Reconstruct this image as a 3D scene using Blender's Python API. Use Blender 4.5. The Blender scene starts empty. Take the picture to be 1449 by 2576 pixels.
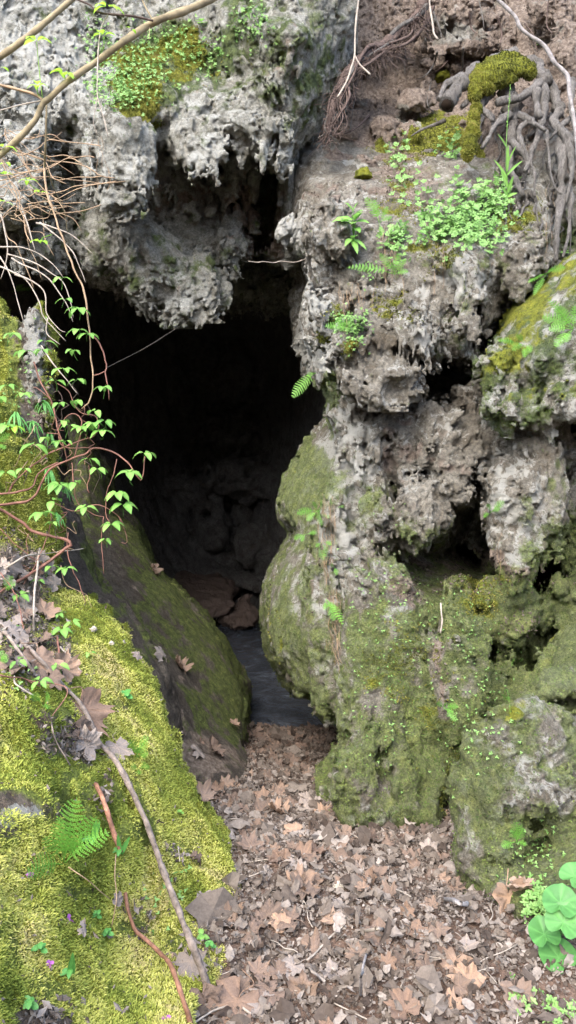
import bpy, math, time
import numpy as np
from mathutils import Vector, Matrix, Euler
T0 = time.time()
RNG = np.random.default_rng(11)
SC = bpy.context.scene
COL = SC.collection
F_, CX, CY = 1874.0, 724.5, 1288.0
PITCH = math.radians(8.0)
CAMZ = 1.6
CP, SP = math.cos(PITCH), math.sin(PITCH)

def W(u, v, d):
    """picture position + distance along the view axis -> world metres"""
    u = np.asarray(u, dtype=np.float32); v = np.asarray(v, dtype=np.float32); d = np.asarray(d, dtype=np.float32)
    x = (u - CX) / F_ * d
    yc = -(v - CY) / F_ * d
    return np.stack([x, d * CP + yc * SP, CAMZ - d * SP + yc * CP], axis=-1)

def UVD(p):
    p = np.asarray(p)
    x = p[..., 0]; y = p[..., 1]; z = p[..., 2] - CAMZ
    d = y * CP - z * SP
    yc = y * SP + z * CP
    dd = np.maximum(d, 0.05)
    return CX + x / dd * F_, CY - yc / dd * F_, d

# ---------------------------------------------------------------- noise
_TN = 32
_TAB = np.random.default_rng(5).random(_TN ** 3).astype(np.float32) * 2 - 1
def vn(x, y, z, seed=0):
    x = x + np.float32(seed * 7.31); y = y + np.float32(seed * 3.17); z = z + np.float32(seed * 5.71)
    xi = np.floor(x); yi = np.floor(y); zi = np.floor(z)
    fx = x - xi; fy = y - yi; fz = z - zi
    fx = fx * fx * (3 - 2 * fx); fy = fy * fy * (3 - 2 * fy); fz = fz * fz * (3 - 2 * fz)
    m = _TN - 1
    xi = xi.astype(np.int32); yi = yi.astype(np.int32); zi = zi.astype(np.int32)
    x0 = (xi & m) * (_TN * _TN); x1 = ((xi + 1) & m) * (_TN * _TN)
    y0 = (yi & m) * _TN; y1 = ((yi + 1) & m) * _TN
    z0 = zi & m; z1 = (zi + 1) & m
    t = _TAB
    a = t[x0 + y0 + z0]; a = a + (t[x0 + y0 + z1] - a) * fz
    b = t[x0 + y1 + z0]; b = b + (t[x0 + y1 + z1] - b) * fz
    a = a + (b - a) * fy
    c = t[x1 + y0 + z0]; c = c + (t[x1 + y0 + z1] - c) * fz
    e = t[x1 + y1 + z0]; e = e + (t[x1 + y1 + z1] - e) * fz
    c = c + (e - c) * fy
    return a + (c - a) * fx

def sstep(a, b, x):
    t = np.clip((x - a) / (b - a), 0, 1)
    return t * t * (3 - 2 * t)

# ---------------------------------------------------------------- mesh building
class MB:
    def __init__(s):
        s.v = []; s.q = []; s.t = []; s.c = []; s.n = 0
    def add(s, v, q=None, t=None, c=None):
        v = np.asarray(v, dtype=np.float32).reshape(-1, 3)
        if q is not None and len(q): s.q.append(np.asarray(q, dtype=np.int64).reshape(-1, 4) + s.n)
        if t is not None and len(t): s.t.append(np.asarray(t, dtype=np.int64).reshape(-1, 3) + s.n)
        s.v.append(v)
        if c is None: c = (1, 1, 1, 1)
        c = np.asarray(c, dtype=np.float32)
        if c.ndim == 1: c = np.broadcast_to(c, (len(v), 4))
        s.c.append(c)
        s.n += len(v)
        return s
    def data(s, name, mat, smooth=True):
        v = np.concatenate(s.v) if s.v else np.zeros((0, 3), np.float32)
        q = np.concatenate(s.q) if s.q else np.zeros((0, 4), np.int64)
        t = np.concatenate(s.t) if s.t else np.zeros((0, 3), np.int64)
        c = np.concatenate(s.c) if s.c else np.zeros((0, 4), np.float32)
        me = bpy.data.meshes.new(name)
        me.vertices.add(len(v)); me.vertices.foreach_set('co', v.ravel())
        nl = len(q) * 4 + len(t) * 3; nf = len(q) + len(t)
        me.loops.add(nl)
        me.loops.foreach_set('vertex_index', np.concatenate([q.ravel(), t.ravel()]).astype(np.int32))
        me.polygons.add(nf)
        st = np.concatenate([np.arange(len(q)) * 4, len(q) * 4 + np.arange(len(t)) * 3]).astype(np.int32)
        me.polygons.foreach_set('loop_start', st)
        me.polygons.foreach_set('use_smooth', np.full(nf, smooth, dtype=bool))
        me.update(calc_edges=True)
        a = me.attributes.new('mk', 'FLOAT_COLOR', 'POINT')
        a.data.foreach_set('color', c.astype(np.float32).ravel())
        if mat is not None: me.materials.append(mat)
        return me
    def build(s, name, mat, parent=None, smooth=True):
        o = bpy.data.objects.new(name, s.data(name, mat, smooth))
        COL.objects.link(o)
        if parent is not None: o.parent = parent
        return o

def tag(o, label, cat=None, group=None, kind=None):
    if label: o['label'] = label
    if cat: o['category'] = cat
    if group: o['group'] = group
    if kind: o['kind'] = kind
    return o

def empty(name, loc=(0, 0, 0)):
    o = bpy.data.objects.new(name, None); COL.objects.link(o)
    o.location = Vector([float(a) for a in loc]); o.empty_display_size = 0.1
    return o

def spline(pts, step=0.02):
    """Catmull-Rom resample of an (n,3+) polyline"""
    p = np.asarray(pts, dtype=float)
    if len(p) < 3:
        n = max(2, int(np.linalg.norm(p[-1, :3] - p[0, :3]) / step) + 1)
        t = np.linspace(0, 1, n)[:, None]
        return p[0] * (1 - t) + p[-1] * t
    e = np.vstack([2 * p[0] - p[1], p, 2 * p[-1] - p[-2]])
    out = []
    for i in range(1, len(e) - 2):
        n = max(2, int(np.linalg.norm(e[i + 1, :3] - e[i, :3]) / step) + 1)
        t = np.linspace(0, 1, n, endpoint=False)[:, None]
        a, b, c, d = e[i - 1], e[i], e[i + 1], e[i + 2]
        out.append(.5 * ((2 * b) + (c - a) * t + (2 * a - 5 * b + 4 * c - d) * t ** 2 + (3 * b - a - 3 * c + d) * t ** 3))
    out.append(p[-1][None])
    return np.vstack(out)

def tube(mb, pts, r, seg=6, c=None, knob=0.0, seed=0):
    """pts (n,3), r scalar or (n,)"""
    p = np.asarray(pts, dtype=float); n = len(p)
    r = np.broadcast_to(np.asarray(r, dtype=float), (n,)).copy()
    if knob:
        s = np.arange(n)
        r = r * (1 + knob * vn(s * .31, s * .0 + seed, s * 0. + 1.3, seed) + knob * .5 * vn(s * .9, s * .0 + seed, s * 0. + 4.3, seed))
    tg = np.gradient(p, axis=0); tg /= np.linalg.norm(tg, axis=1)[:, None] + 1e-9
    up = np.array([.13, .95, .2]); 
    a = np.cross(tg, up); a /= np.linalg.norm(a, axis=1)[:, None] + 1e-9
    b = np.cross(tg, a)
    an = np.linspace(0, 2 * math.pi, seg, endpoint=False)
    ring = a[:, None, :] * np.cos(an)[None, :, None] + b[:, None, :] * np.sin(an)[None, :, None]
    rr = r[:, None, None]
    if knob:
        s2 = np.arange(n)[:, None] * .5 + 0 * an[None]
        rr = rr * (1 + knob * .7 * vn(s2, np.cos(an)[None] * 1.5 + 0 * s2 + seed, np.sin(an)[None] * 1.5 + 0 * s2, 3))[:, :, None]
    v = p[:, None, :] + ring * rr
    v = v.reshape(-1, 3)
    i = np.arange(n - 1)[:, None] * seg; j = np.arange(seg)[None]; j2 = (j + 1) % seg
    q = np.stack([i + j, i + j2, i + seg + j2, i + seg + j], -1).reshape(-1, 4)
    v = np.vstack([v, p[0][None], p[-1][None]])
    k = n * seg
    jj = np.arange(seg); jn = (jj + 1) % seg
    t = np.concatenate([np.stack([jn, jj, np.full(seg, k)], -1), np.stack([(n - 1) * seg + jj, (n - 1) * seg + jn, np.full(seg, k + 1)], -1)])
    mb.add(v, q, t, c)

# ---------------------------------------------------------------- rock volumes
def poly_sd(U, V, poly):
    """signed distance (picture units) to a closed polygon, negative inside"""
    P = np.asarray(poly, dtype=np.float32); Q = np.roll(P, -1, axis=0)
    best = np.full(U.shape, 1e9, np.float32); ins = np.zeros(U.shape, bool)
    for (x0, y0), (x1, y1) in zip(P, Q):
        ex, ey = x1 - x0, y1 - y0
        t = np.clip(((U - x0) * ex + (V - y0) * ey) / (ex * ex + ey * ey + 1e-9), 0, 1)
        dx = U - x0 - t * ex; dy = V - y0 - t * ey
        best = np.minimum(best, dx * dx + dy * dy)
        if y0 != y1:
            c = ((y0 > V) != (y1 > V)) & (U < ex * (V - y0) / (y1 - y0) + x0)
            ins ^= c
    s = np.sqrt(best)
    return np.where(ins, -s, s)

def interp(U, V, pts, col):
    """smooth surface through scattered control values"""
    P = np.asarray([(p[0], p[1]) for p in pts], float) / 500.0
    y = np.asarray([p[col] for p in pts], float)
    n = len(P)
    r = np.sqrt(((P[:, None] - P[None]) ** 2).sum(-1))
    A = np.zeros((n + 3, n + 3)); A[:n, :n] = r - np.eye(n) * 0.02
    A[:n, n] = 1; A[:n, n + 1:] = P; A[n, :n] = 1; A[n + 1:, :n] = P.T
    w = np.linalg.solve(A, np.concatenate([y, [0, 0, 0]]))
    u = U / 500.0; v = V / 500.0
    out = w[n] + w[n + 1] * u + w[n + 2] * v
    for i in range(n):
        out = out + w[i] * np.sqrt((u - P[i, 0]) ** 2 + (v - P[i, 1]) ** 2)
    return out.astype(np.float32)

def nets(F):
    """surface nets: F<0 inside. returns vertex grid coords, quads"""
    ins = F < 0
    nx, ny, nz = F.shape
    cnt = np.zeros((nx - 1, ny - 1, nz - 1), np.int8)
    for a in (0, 1):
        for b in (0, 1):
            for c in (0, 1):
                cnt += ins[a:nx - 1 + a, b:ny - 1 + b, c:nz - 1 + c]
    I, J, K = np.nonzero((cnt > 0) & (cnt < 8))
    n = len(I)
    lut = np.full(cnt.shape, -1, np.int32); lut[I, J, K] = np.arange(n, dtype=np.int32)
    del cnt
    cor = [(a, b, c) for a in (0, 1) for b in (0, 1) for c in (0, 1)]
    val = {k: F[I + k[0], J + k[1], K + k[2]] for k in cor}
    acc = np.zeros((n, 3), np.float32); m = np.zeros(n, np.float32)
    for k in cor:
        for ax in range(3):
            if k[ax] == 0:
                k2 = list(k); k2[ax] = 1; k2 = tuple(k2)
                f0, f1 = val[k], val[k2]
                x = (f0 < 0) != (f1 < 0)
                t = np.where(x, f0 / np.where(x, f0 - f1, 1), 0)
                for q in range(3):
                    acc[:, q] += np.where(x, (t if q == ax else k[q]), 0)
                m += x
    pos = np.stack([I, J, K], -1).astype(np.float32) + acc / m[:, None]
    quads = []
    for ax in range(3):
        s0 = [slice(1, -1)] * 3; s1 = [slice(1, -1)] * 3
        s0[ax] = slice(0, F.shape[ax] - 1); s1[ax] = slice(1, F.shape[ax])
        a = ins[tuple(s0)]; b = ins[tuple(s1)]
        e = np.array(np.nonzero(a != b))
        off = np.ones(3, int); off[ax] = 0
        e = e + off[:, None]
        flip = ins[tuple(e)]
        b1, b2 = (ax + 1) % 3, (ax + 2) % 3
        def cell(o1, o2):
            c = e.copy(); c[b1] -= o1; c[b2] -= o2
            return lut[tuple(c)]
        q = np.stack([cell(1, 1), cell(0, 1), cell(0, 0), cell(1, 0)], -1)
        q[~flip] = q[~flip][:, ::-1]
        quads.append(q)
    q = np.concatenate(quads)
    return pos, q[(q >= 0).all(1)]

ZB = {}   # depth buffer of everything solid built so far, cell of 4 picture units
_ZW, _ZH, _ZO = 520, 820, 300
zbuf = np.full((_ZH, _ZW), 99., np.float32); znrm = np.zeros((_ZH, _ZW, 3), np.float32)
def znote(u, v, d, nrm):
    i = ((v + _ZO) / 4).astype(int); j = ((u + _ZO) / 4).astype(int)
    ok = (i >= 0) & (i < _ZH) & (j >= 0) & (j < _ZW) & (d > .3)
    i, j, d, nrm = i[ok], j[ok], d[ok], nrm[ok]
    o = np.argsort(-d)
    i, j, d, nrm = i[o], j[o], d[o], nrm[o]
    k = zbuf[i, j] > d
    tmp = zbuf.copy(); tmp[i[k], j[k]] = d[k]
    znrm[i[k], j[k]] = nrm[k]
    np.minimum(zbuf, tmp, out=zbuf)
def hit(u, v, off=0.0):
    """nearest solid surface seen at picture position: world point, normal, distance"""
    i = int((v + _ZO) / 4); j = int((u + _ZO) / 4)
    i = min(max(i, 1), _ZH - 2); j = min(max(j, 1), _ZW - 2)
    blk = zbuf[i - 1:i + 2, j - 1:j + 2]; 
    d = float(np.sort(blk.ravel())[3])
    if d > 50: d = float(blk.min())
    if d > 50: d = 5.0
    nr = znrm[i - 2:i + 3, j - 2:j + 3].reshape(-1, 3).sum(0)
    nr = nr / (np.linalg.norm(nr) + 1e-9)
    if np.linalg.norm(nr) < .5: nr = np.array([0, -1., .3])
    return W(u, v, d - off).astype(float), nr, d

def vnormals(v, q):
    a = v[q[:, 2]] - v[q[:, 0]]; b = v[q[:, 3]] - v[q[:, 1]]
    fn = np.cross(a, b)
    out = np.zeros((len(v), 3), np.float32)
    for ax in range(3):
        out[:, ax] = sum(np.bincount(q[:, k], fn[:, ax], len(v)) for k in range(4))
    return out / (np.linalg.norm(out, axis=1)[:, None] + 1e-12)

def splat(P, u, v, lst, base=0.0, seed=0):
    out = np.full(u.shape, base, np.float32)
    x, y, z = P[:, 0], P[:, 1], P[:, 2]
    n = [vn(x * f, y * f, z * f, seed + k) for k, f in enumerate((4, 4.3, 11, 11.7))]
    uu = u + 45 * n[0] + 22 * n[2]; vv = v + 45 * n[1] + 22 * n[3]
    for s in lst:
        r = np.sqrt(((uu - s[0]) / s[2]) ** 2 + ((vv - s[1]) / s[3]) ** 2)
        w = np.clip((1.65 - r) / 1.4, 0, 1); w = w * w * (3 - 2 * w)
        out = out * (1 - w) + s[4] * w
    return out + .16 * n[2] + .1 * vn(x * 25, y * 25, z * 25, seed + 9)

def smin(a, b, k):
    h = np.clip(.5 + .5 * (b - a) / k, 0, 1)
    return b * (1 - h) + a * h - k * h * (1 - h)

SURF = {}; BOULD = {}
def rock(name, layers, mat, box, du=3.4, dd=0.018, blobs=(), cuts=(), masks=None, seed=0, xy=1.0, drips=()):
    """layers: dicts poly, ctrl [(u,v,d,rough)], R edge rounding m, thick m"""
    u0, u1, v0, v1, d0, d1 = box
    U = np.arange(u0, u1 + du, du, dtype=np.float32); V = np.arange(v0, v1 + du, du, dtype=np.float32)
    D = np.arange(d0, d1 + dd, dd, dtype=np.float32)
    UU, VV = np.meshgrid(U, V, indexing='ij')
    D3 = D[None, None, :]
    F = None; R2 = None
    for L in layers:
        sd = poly_sd(UU, VV, L['poly'])
        dep = interp(UU, VV, L['ctrl'], 2)
        rough = np.clip(interp(UU, VV, L['ctrl'], 3), 0, 1.5)
        s = -sd * dep / F_
        R = L.get('R', .3)
        q = np.clip(1 - s / R, 0, 1)
        dep = dep + R * L.get('rk', 1.0) * (1 - np.sqrt(np.maximum(1 - q * q, 0)))
        th = L.get('thick', 5.0)
        f = np.maximum(np.maximum(dep[:, :, None] - D3, D3 - (dep[:, :, None] + th)), (sd * np.minimum(dep, 6) / F_)[:, :, None] - 0 * D3)
        if F is None: F = f; R2 = rough; best = f.min(axis=2) if len(layers) > 1 else None
        else:
            k = L.get('k', .04)
            F = smin(F, f, k) if k else np.minimum(F, f)
            R2 = np.where(sd < 0, rough, R2) if L.get('over', True) else R2
    def prim(b, cut):
        nonlocal F
        kind = b[0]
        if kind == 'e':       # ellipsoid u v d rx ry rd k [lean]
            _, bu, bv, bd, rx, ry, rd, k = b[:8]; lean = b[8] if len(b) > 8 else 0
            q_ = 1 + (k + .02) / min(rx, ry, rd); dn = max(bd - rd * q_, .5)
            eu = (rx + abs(lean) * ry) * q_ * F_ / dn; ev = ry * q_ * F_ / dn
            i0, i1 = np.searchsorted(U, [bu - eu, bu + eu]); j0, j1 = np.searchsorted(V, [bv - ev, bv + ev]); k0, k1 = np.searchsorted(D, [bd - rd * q_, bd + rd * q_])
            if i1 <= i0 or j1 <= j0 or k1 <= k0: return
            d = D[None, None, k0:k1]
            y = (V[None, j0:j1, None] - bv) * d / F_; x = (U[i0:i1, None, None] - bu) * d / F_ + lean * y
            z = d - bd
            f = (np.sqrt((x / rx) ** 2 + (y / ry) ** 2 + (z / rd) ** 2) - 1) * min(rx, ry, rd)
        else:                 # 'c' tapered capsule u0 v0 d0 r0 u1 v1 d1 r1 k
            _, a0, b0, c0, r0, a1, b1, c1, r1, k = b
            mrg = max(r0, r1) + k + .03; dm = min(c0, c1)
            i0, i1 = np.searchsorted(U, [min(a0, a1) - mrg * F_ / dm, max(a0, a1) + mrg * F_ / dm])
            j0, j1 = np.searchsorted(V, [min(b0, b1) - mrg * F_ / dm, max(b0, b1) + mrg * F_ / dm])
            k0, k1 = np.searchsorted(D, [dm - mrg, max(c0, c1) + mrg])
            if i1 <= i0 or j1 <= j0 or k1 <= k0: return
            d = D[None, None, k0:k1]
            X = (U[i0:i1, None, None] - CX) * d / F_; Y = (V[None, j0:j1, None] - CY) * d / F_
            A = np.array([(a0 - CX) * c0 / F_, (b0 - CY) * c0 / F_, c0]); B = np.array([(a1 - CX) * c1 / F_, (b1 - CY) * c1 / F_, c1])
            E = B - A
            t = np.clip(((X - A[0]) * E[0] + (Y - A[1]) * E[1] + (d - A[2]) * E[2]) / (E @ E), 0, 1)
            f = np.sqrt((X - A[0] - t * E[0]) ** 2 + (Y - A[1] - t * E[1]) ** 2 + (d - A[2] - t * E[2]) ** 2) - (r0 + (r1 - r0) * t)
        sl = (slice(i0, i1), slice(j0, j1), slice(k0, k1))
        f = f.astype(np.float32)
        if cut: F[sl] = -smin(-F[sl], f, k)
        else: F[sl] = smin(F[sl], f, k)
    for b in blobs: prim(b, False)
    for b in cuts: prim(b, True)
    F = F.astype(np.float32)
    # narrow band displacement
    band = .24
    I, J, K = np.nonzero(np.abs(F) < band)
    P = W(U[I], V[J], D[K])
    x, y, z = P[:, 0], P[:, 1], P[:, 2]
    rg = R2[I, J]
    f0 = F[I, J, K]
    wx = vn(x * 3.1, y * 3.1, z * 3.1, seed + 11) * .09
    wz = vn(x * 3.1, y * 3.1, z * 3.1, seed + 12) * .09
    X, Y, Z = x + wx, y + wx * .5, z + wz
    n0 = vn(X * 2.2, Y * 2.2, Z * 1.6, seed + 1)
    n1 = np.abs(vn(X * 5.5, Y * 5.5, Z * 3.2, seed + 2))
    n2 = np.abs(vn(X * 12, Y * 12, Z * 8, seed + 3))
    n3 = np.abs(vn(X * 26, Y * 26, Z * 19, seed + 4))
    n4 = np.abs(vn(X * 50, Y * 50, Z * 40, seed + 5)); n5 = vn(x * 85, y * 85, z * 75, seed + 8)
    fl = np.abs(vn(X * 34, Y * 34, Z * 9, seed + 9))
    pit = sstep(.22, .62, vn(X * 9, Y * 9, Z * 5.5, seed + 6))
    pit2 = sstep(.15, .55, vn(X * 22, Y * 22, Z * 17, seed + 7))
    rg = rg * np.clip(.85 + 1.1 * vn(x * 1.9, y * 1.9, z * 1.5, seed + 20), .35, 1.25)
    disp = .07 * n0 + rg * (.14 * (n1 - .22) + .08 * (n2 - .22) + .07 * (n3 - .22) + .05 * (n4 - .22) + .04 * (fl - .22) + .011 * n5 - .11 * pit - .06 * pit2)
    disp = disp + (1 - np.minimum(rg, 1)) * (.03 * (n2 - .2) + .014 * (n3 - .2) + .010 * (n4 - .2) + .004 * n5)
    if drips:
        pass
    F[I, J, K] = f0 - disp * np.clip((band - np.abs(f0)) / .07, 0, 1)
    F[0] = F[-1] = 1; F[:, 0] = F[:, -1] = 1; F[:, :, 0] = 1; F[:, :, -1] = 1
    pos, q = nets(F)
    u = U[0] + pos[:, 0] * du; v = V[0] + pos[:, 1] * du; d = D[0] + pos[:, 2] * dd
    P = W(u, v, d)
    nr = vnormals(P, q)
    # keep outward orientation
    m = {k: splat(P, u, v, lst[1:], lst[0], seed + ord(k)) for k, lst in (masks or {}).items()}
    z0 = np.zeros(len(u), np.float32)
    c = np.stack([m.get('g', z0), m.get('y', z0), m.get('s', z0), m.get('l', z0)], -1)
    mb = MB().add(P, q, None, c)
    o = mb.build(name, mat)
    znote(u, v, d, nr)
    SURF[name] = (P, nr, c, u, v, d)
    BOULD.update({o.name: SURF[name]} if name == 'boulder' else {})
    print('rock', name, len(P), round(time.time() - T0, 1))
    return o
# ---------------------------------------------------------------- materials
class NT:
    def __init__(s, name):
        s.m = bpy.data.materials.new(name); s.m.use_nodes = True
        s.t = s.m.node_tree; s.n = s.t.nodes; s.b = s.n['Principled BSDF']
    def node(s, ty, **kw):
        n = s.n.new(ty)
        for k, v in kw.items():
            if k.startswith('i_'):
                key = k[2:]
                key = int(key) if key.isdigit() else key.replace('_', ' ')
                n.inputs[key].default_value = v
            else: setattr(n, k, v)
        return n
    def l(s, a, b): s.t.links.new(a, b)
    def noise(s, scale, detail=4, rough=.6, vec=None, dist=0.0, dim='3D'):
        n = s.node('ShaderNodeTexNoise'); n.inputs['Scale'].default_value = scale
        n.inputs['Detail'].default_value = detail; n.inputs['Roughness'].default_value = rough; n.inputs['Distortion'].default_value = dist
        if vec is not None: s.l(vec, n.inputs['Vector'])
        return n.outputs['Fac']
    def ramp(s, fac, stops, interp='LINEAR'):
        r = s.node('ShaderNodeValToRGB'); r.color_ramp.interpolation = interp
        e = r.color_ramp.elements
        while len(e) < len(stops): e.new(0.5)
        for k, (p, c) in enumerate(stops):
            e[k].position = p; e[k].color = (c[0], c[1], c[2], 1) if not isinstance(c, (int, float)) else (c, c, c, 1)
        s.l(fac, r.inputs[0]); return r.outputs[0]
    def math(s, op, a, b=None, clamp=False):
        n = s.node('ShaderNodeMath', operation=op); n.use_clamp = clamp
        for k, x in enumerate((a, b)):
            if x is None: continue
            if isinstance(x, (int, float)): n.inputs[k].default_value = x
            else: s.l(x, n.inputs[k])
        return n.outputs[0]
    def mix(s, fac, a, b, mode='MIX'):
        n = s.node('ShaderNodeMix', data_type='RGBA', blend_type=mode)
        for k, x in ((0, fac), (6, a), (7, b)):
            if isinstance(x, (int, float)): n.inputs[k].default_value = x
            elif isinstance(x, tuple): n.inputs[k].default_value = (x[0], x[1], x[2], 1)
            else: s.l(x, n.inputs[k])
        return n.outputs[2]
    def bump(s, h, strength=.5, dist=.01, nrm=None):
        b = s.node('ShaderNodeBump'); b.inputs['Strength'].default_value = strength; b.inputs['Distance'].default_value = dist
        s.l(h, b.inputs['Height'])
        if nrm is not None: s.l(nrm, b.inputs['Normal'])
        return b.outputs[0]
    def pos(s):
        return s.node('ShaderNodeNewGeometry').outputs['Position']
    def attr(s, name='mk'):
        a = s.node('ShaderNodeAttribute'); a.attribute_name = name
        sp = s.node('ShaderNodeSeparateColor'); s.l(a.outputs['Color'], sp.inputs[0])
        return sp.outputs[0], sp.outputs[1], sp.outputs[2], a.outputs['Alpha'], a.outputs['Color']
    def col(s, c, rough=.85, spec=.3):
        if isinstance(c, tuple): s.b.inputs['Base Color'].default_value = (c[0], c[1], c[2], 1)
        else: s.l(c, s.b.inputs['Base Color'])
        if isinstance(rough, (int, float)): s.b.inputs['Roughness'].default_value = rough
        else: s.l(rough, s.b.inputs['Roughness'])
        s.b.inputs['Specular IOR Level'].default_value = spec
        return s

def soft(n, m, noise_, lo=.38, hi=.62):
    """attribute amount m broken up by a noise: smooth 0..1"""
    x = n.math('ADD', n.math('SUBTRACT', m, .5), noise_)
    r = n.node('ShaderNodeMapRange', interpolation_type='SMOOTHSTEP'); n.l(x, r.inputs[0])
    r.inputs[1].default_value = lo; r.inputs[2].default_value = hi
    return r.outputs[0]

def rock_material(name, ca, cb, cc, gl=(.075, .11, .022), gd=(.03, .05, .012), bump=1.0, amt=.88, pale=(.58, .57, .52)):
    n = NT(name); P = n.pos()
    g, y, s, l, _ = n.attr()
    big = n.noise(2.3, 3, .6, P); mid = n.noise(11, 5, .65, P, .4); fine = n.noise(60, 4, .7, P); vf = n.noise(190, 3, .7, P)
    base = n.ramp(big, [(.35, ca), (.62, cb)])
    base = n.mix(n.ramp(mid, [(.45, 0.), (.63, 1.)]), base, cc)
    base = n.mix(n.ramp(n.noise(3.7, 6, .7, P, 1.2), [(.50, 0.), (.66, .6)]), base, tuple(x * y for x, y in zip(cc, (.72, .62, .50))))
    sp = n.ramp(fine, [(.28, (.42, .42, .42)), (.5, (.95, .95, .95)), (.7, (1.4, 1.38, 1.34))])
    base = n.mix(.85, base, sp, 'MULTIPLY')
    base = n.mix(.55, base, n.ramp(vf, [(.3, (.5, .5, .5)), (.5, (1., 1., 1.)), (.68, (1.5, 1.5, 1.5))]), 'MULTIPLY')
    # pale lichen crusts
    lm = soft(n, l, n.noise(28, 5, .7, P, .6), .42, .54)
    base = n.mix(n.math('MULTIPLY', lm, .8), base, n.mix(fine, (.40, .41, .37), pale))
    # soil
    sm = soft(n, s, n.noise(7, 5, .65, P), .42, .58)
    soil = n.ramp(n.noise(34, 5, .7, P), [(.3, (.085, .064, .050)), (.5, (.245, .195, .155)), (.72, (.44, .37, .305))])
    base = n.mix(sm, base, soil)
    # green algae, liverwort and moss
    gm = soft(n, g, n.noise(9, 6, .72, P, .3), .40, .62)
    gcol = n.ramp(n.noise(21, 5, .7, P), [(.32, gd), (.52, gl), (.72, (gl[0] * 1.9, gl[1] * 1.7, gl[2] * 1.7))])
    gcol = n.mix(.9, gcol, n.ramp(n.noise(120, 3, .7, P), [(.3, (.45, .45, .45)), (.5, (1, 1, 1)), (.7, (1.7, 1.7, 1.6))]), 'MULTIPLY')
    base = n.mix(n.math('MULTIPLY', gm, amt), base, gcol)
    ym = soft(n, y, n.noise(8, 6, .7, P, .3), .42, .58)
    ycol = n.ramp(n.noise(17, 5, .7, P), [(.3, (.075, .085, .012)), (.5, (.20, .22, .022)), (.72, (.34, .35, .04))])
    ycol = n.mix(.8, ycol, n.ramp(n.noise(150, 3, .7, P), [(.3, (.4, .4, .4)), (.5, (1, 1, 1)), (.7, (1.6, 1.6, 1.5))]), 'MULTIPLY')
    base = n.mix(n.math('MULTIPLY', ym, .95), base, ycol)
    n.col(base, .9, .25)
    h = n.math('ADD', n.math('MULTIPLY', n.noise(45, 6, .8, P, .5), 1.0), n.math('MULTIPLY', n.noise(130, 4, .8, P), .5))
    n.l(n.bump(h, 1.0, .04 * bump), n.b.inputs['Normal'])
    return n.m

M_ROCK = rock_material('tufa_rock', (.23, .22, .185), (.36, .35, .31), (.175, .165, .135))
M_MOSSROCK = rock_material('algae_covered_rock', (.22, .205, .168), (.33, .31, .26), (.165, .15, .12), gl=(.135, .175, .045), gd=(.06, .085, .022), bump=1.0, amt=.78)
M_CLIFF = rock_material('pale_tufa_rock', (.30, .30, .26), (.47, .475, .43), (.21, .21, .175), pale=(.64, .65, .61))
M_DARKROCK = rock_material('damp_brown_rock', (.105, .09, .074), (.145, .125, .10), (.075, .063, .052), gl=(.11, .14, .035), gd=(.04, .055, .015), bump=.8)
M_BANK = rock_material('moss_bank', (.16, .13, .10), (.25, .22, .18), (.12, .09, .07), gl=(.22, .28, .05), gd=(.09, .13, .02), bump=1.2)
M_CAVE = rock_material('cave_rock', (.15, .142, .13), (.20, .19, .175), (.11, .10, .09), bump=1.2)

def simple(name, c, rough=.7, spec=.3, var=.3, sc=40, bump=0, bd=.003):
    n = NT(name); P = n.pos()
    f = n.noise(sc, 4, .65, P)
    lo = tuple(x * (1 - var) for x in c); hi = tuple(min(1, x * (1 + var)) for x in c)
    n.col(n.ramp(f, [(.3, lo), (.7, hi)]), rough, spec)
    if bump: n.l(n.bump(n.noise(sc * 2, 5, .7, P), bump, bd), n.b.inputs['Normal'])
    return n.m

def leafmat(name, lo, hi, trans=.35, rough=.5, vary=True, veins=True):
    """live leaf: attribute mk.r = shade variation, mk.g = vein"""
    n = NT(name); r, g, b, a, _ = n.attr()
    oi = n.node('ShaderNodeObjectInfo').outputs['Random']
    x = n.math('ADD', n.math('MULTIPLY', r, .6), n.math('MULTIPLY', oi, .4))
    c = n.ramp(x, [(.1, lo), (.9, hi)])
    c = n.mix(.6, c, n.ramp(n.noise(45, 4, .7, n.pos()), [(.3, (.6, .62, .55)), (.5, (1, 1, 1)), (.7, (1.25, 1.22, 1.2))]), 'MULTIPLY')
    c = n.mix(n.math('MULTIPLY', g, .45), c, tuple(min(1, h * 1.5) for h in hi))
    n.col(c, rough, .35)
    tr = n.node('ShaderNodeBsdfTranslucent'); n.l(c, tr.inputs[0])
    mx = n.node('ShaderNodeMixShader'); mx.inputs[0].default_value = trans
    n.l(n.b.outputs[0], mx.inputs[1]); n.l(tr.outputs[0], mx.inputs[2])
    n.l(mx.outputs[0], n.n['Material Output'].inputs[0])
    return n.m

def attrmat(name, stops, rough=.85, spec=.2, trans=0.0, fine=0.0):
    """colour picked along a ramp by attribute mk.r"""
    n = NT(name); r, g, b, a, _ = n.attr()
    c = n.ramp(r, stops)
    if fine:
        c = n.mix(fine, c, n.ramp(n.noise(90, 4, .7, n.pos()), [(.3, (.5, .5, .5)), (.5, (1, 1, 1)), (.7, (1.5, 1.5, 1.5))]), 'MULTIPLY')
    n.col(c, rough, spec)
    if trans:
        tr = n.node('ShaderNodeBsdfTranslucent'); n.l(c, tr.inputs[0])
        mx = n.node('ShaderNodeMixShader'); mx.inputs[0].default_value = trans
        n.l(n.b.outputs[0], mx.inputs[1]); n.l(tr.outputs[0], mx.inputs[2])
        n.l(mx.outputs[0], n.n['Material Output'].inputs[0])
    return n.m

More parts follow.
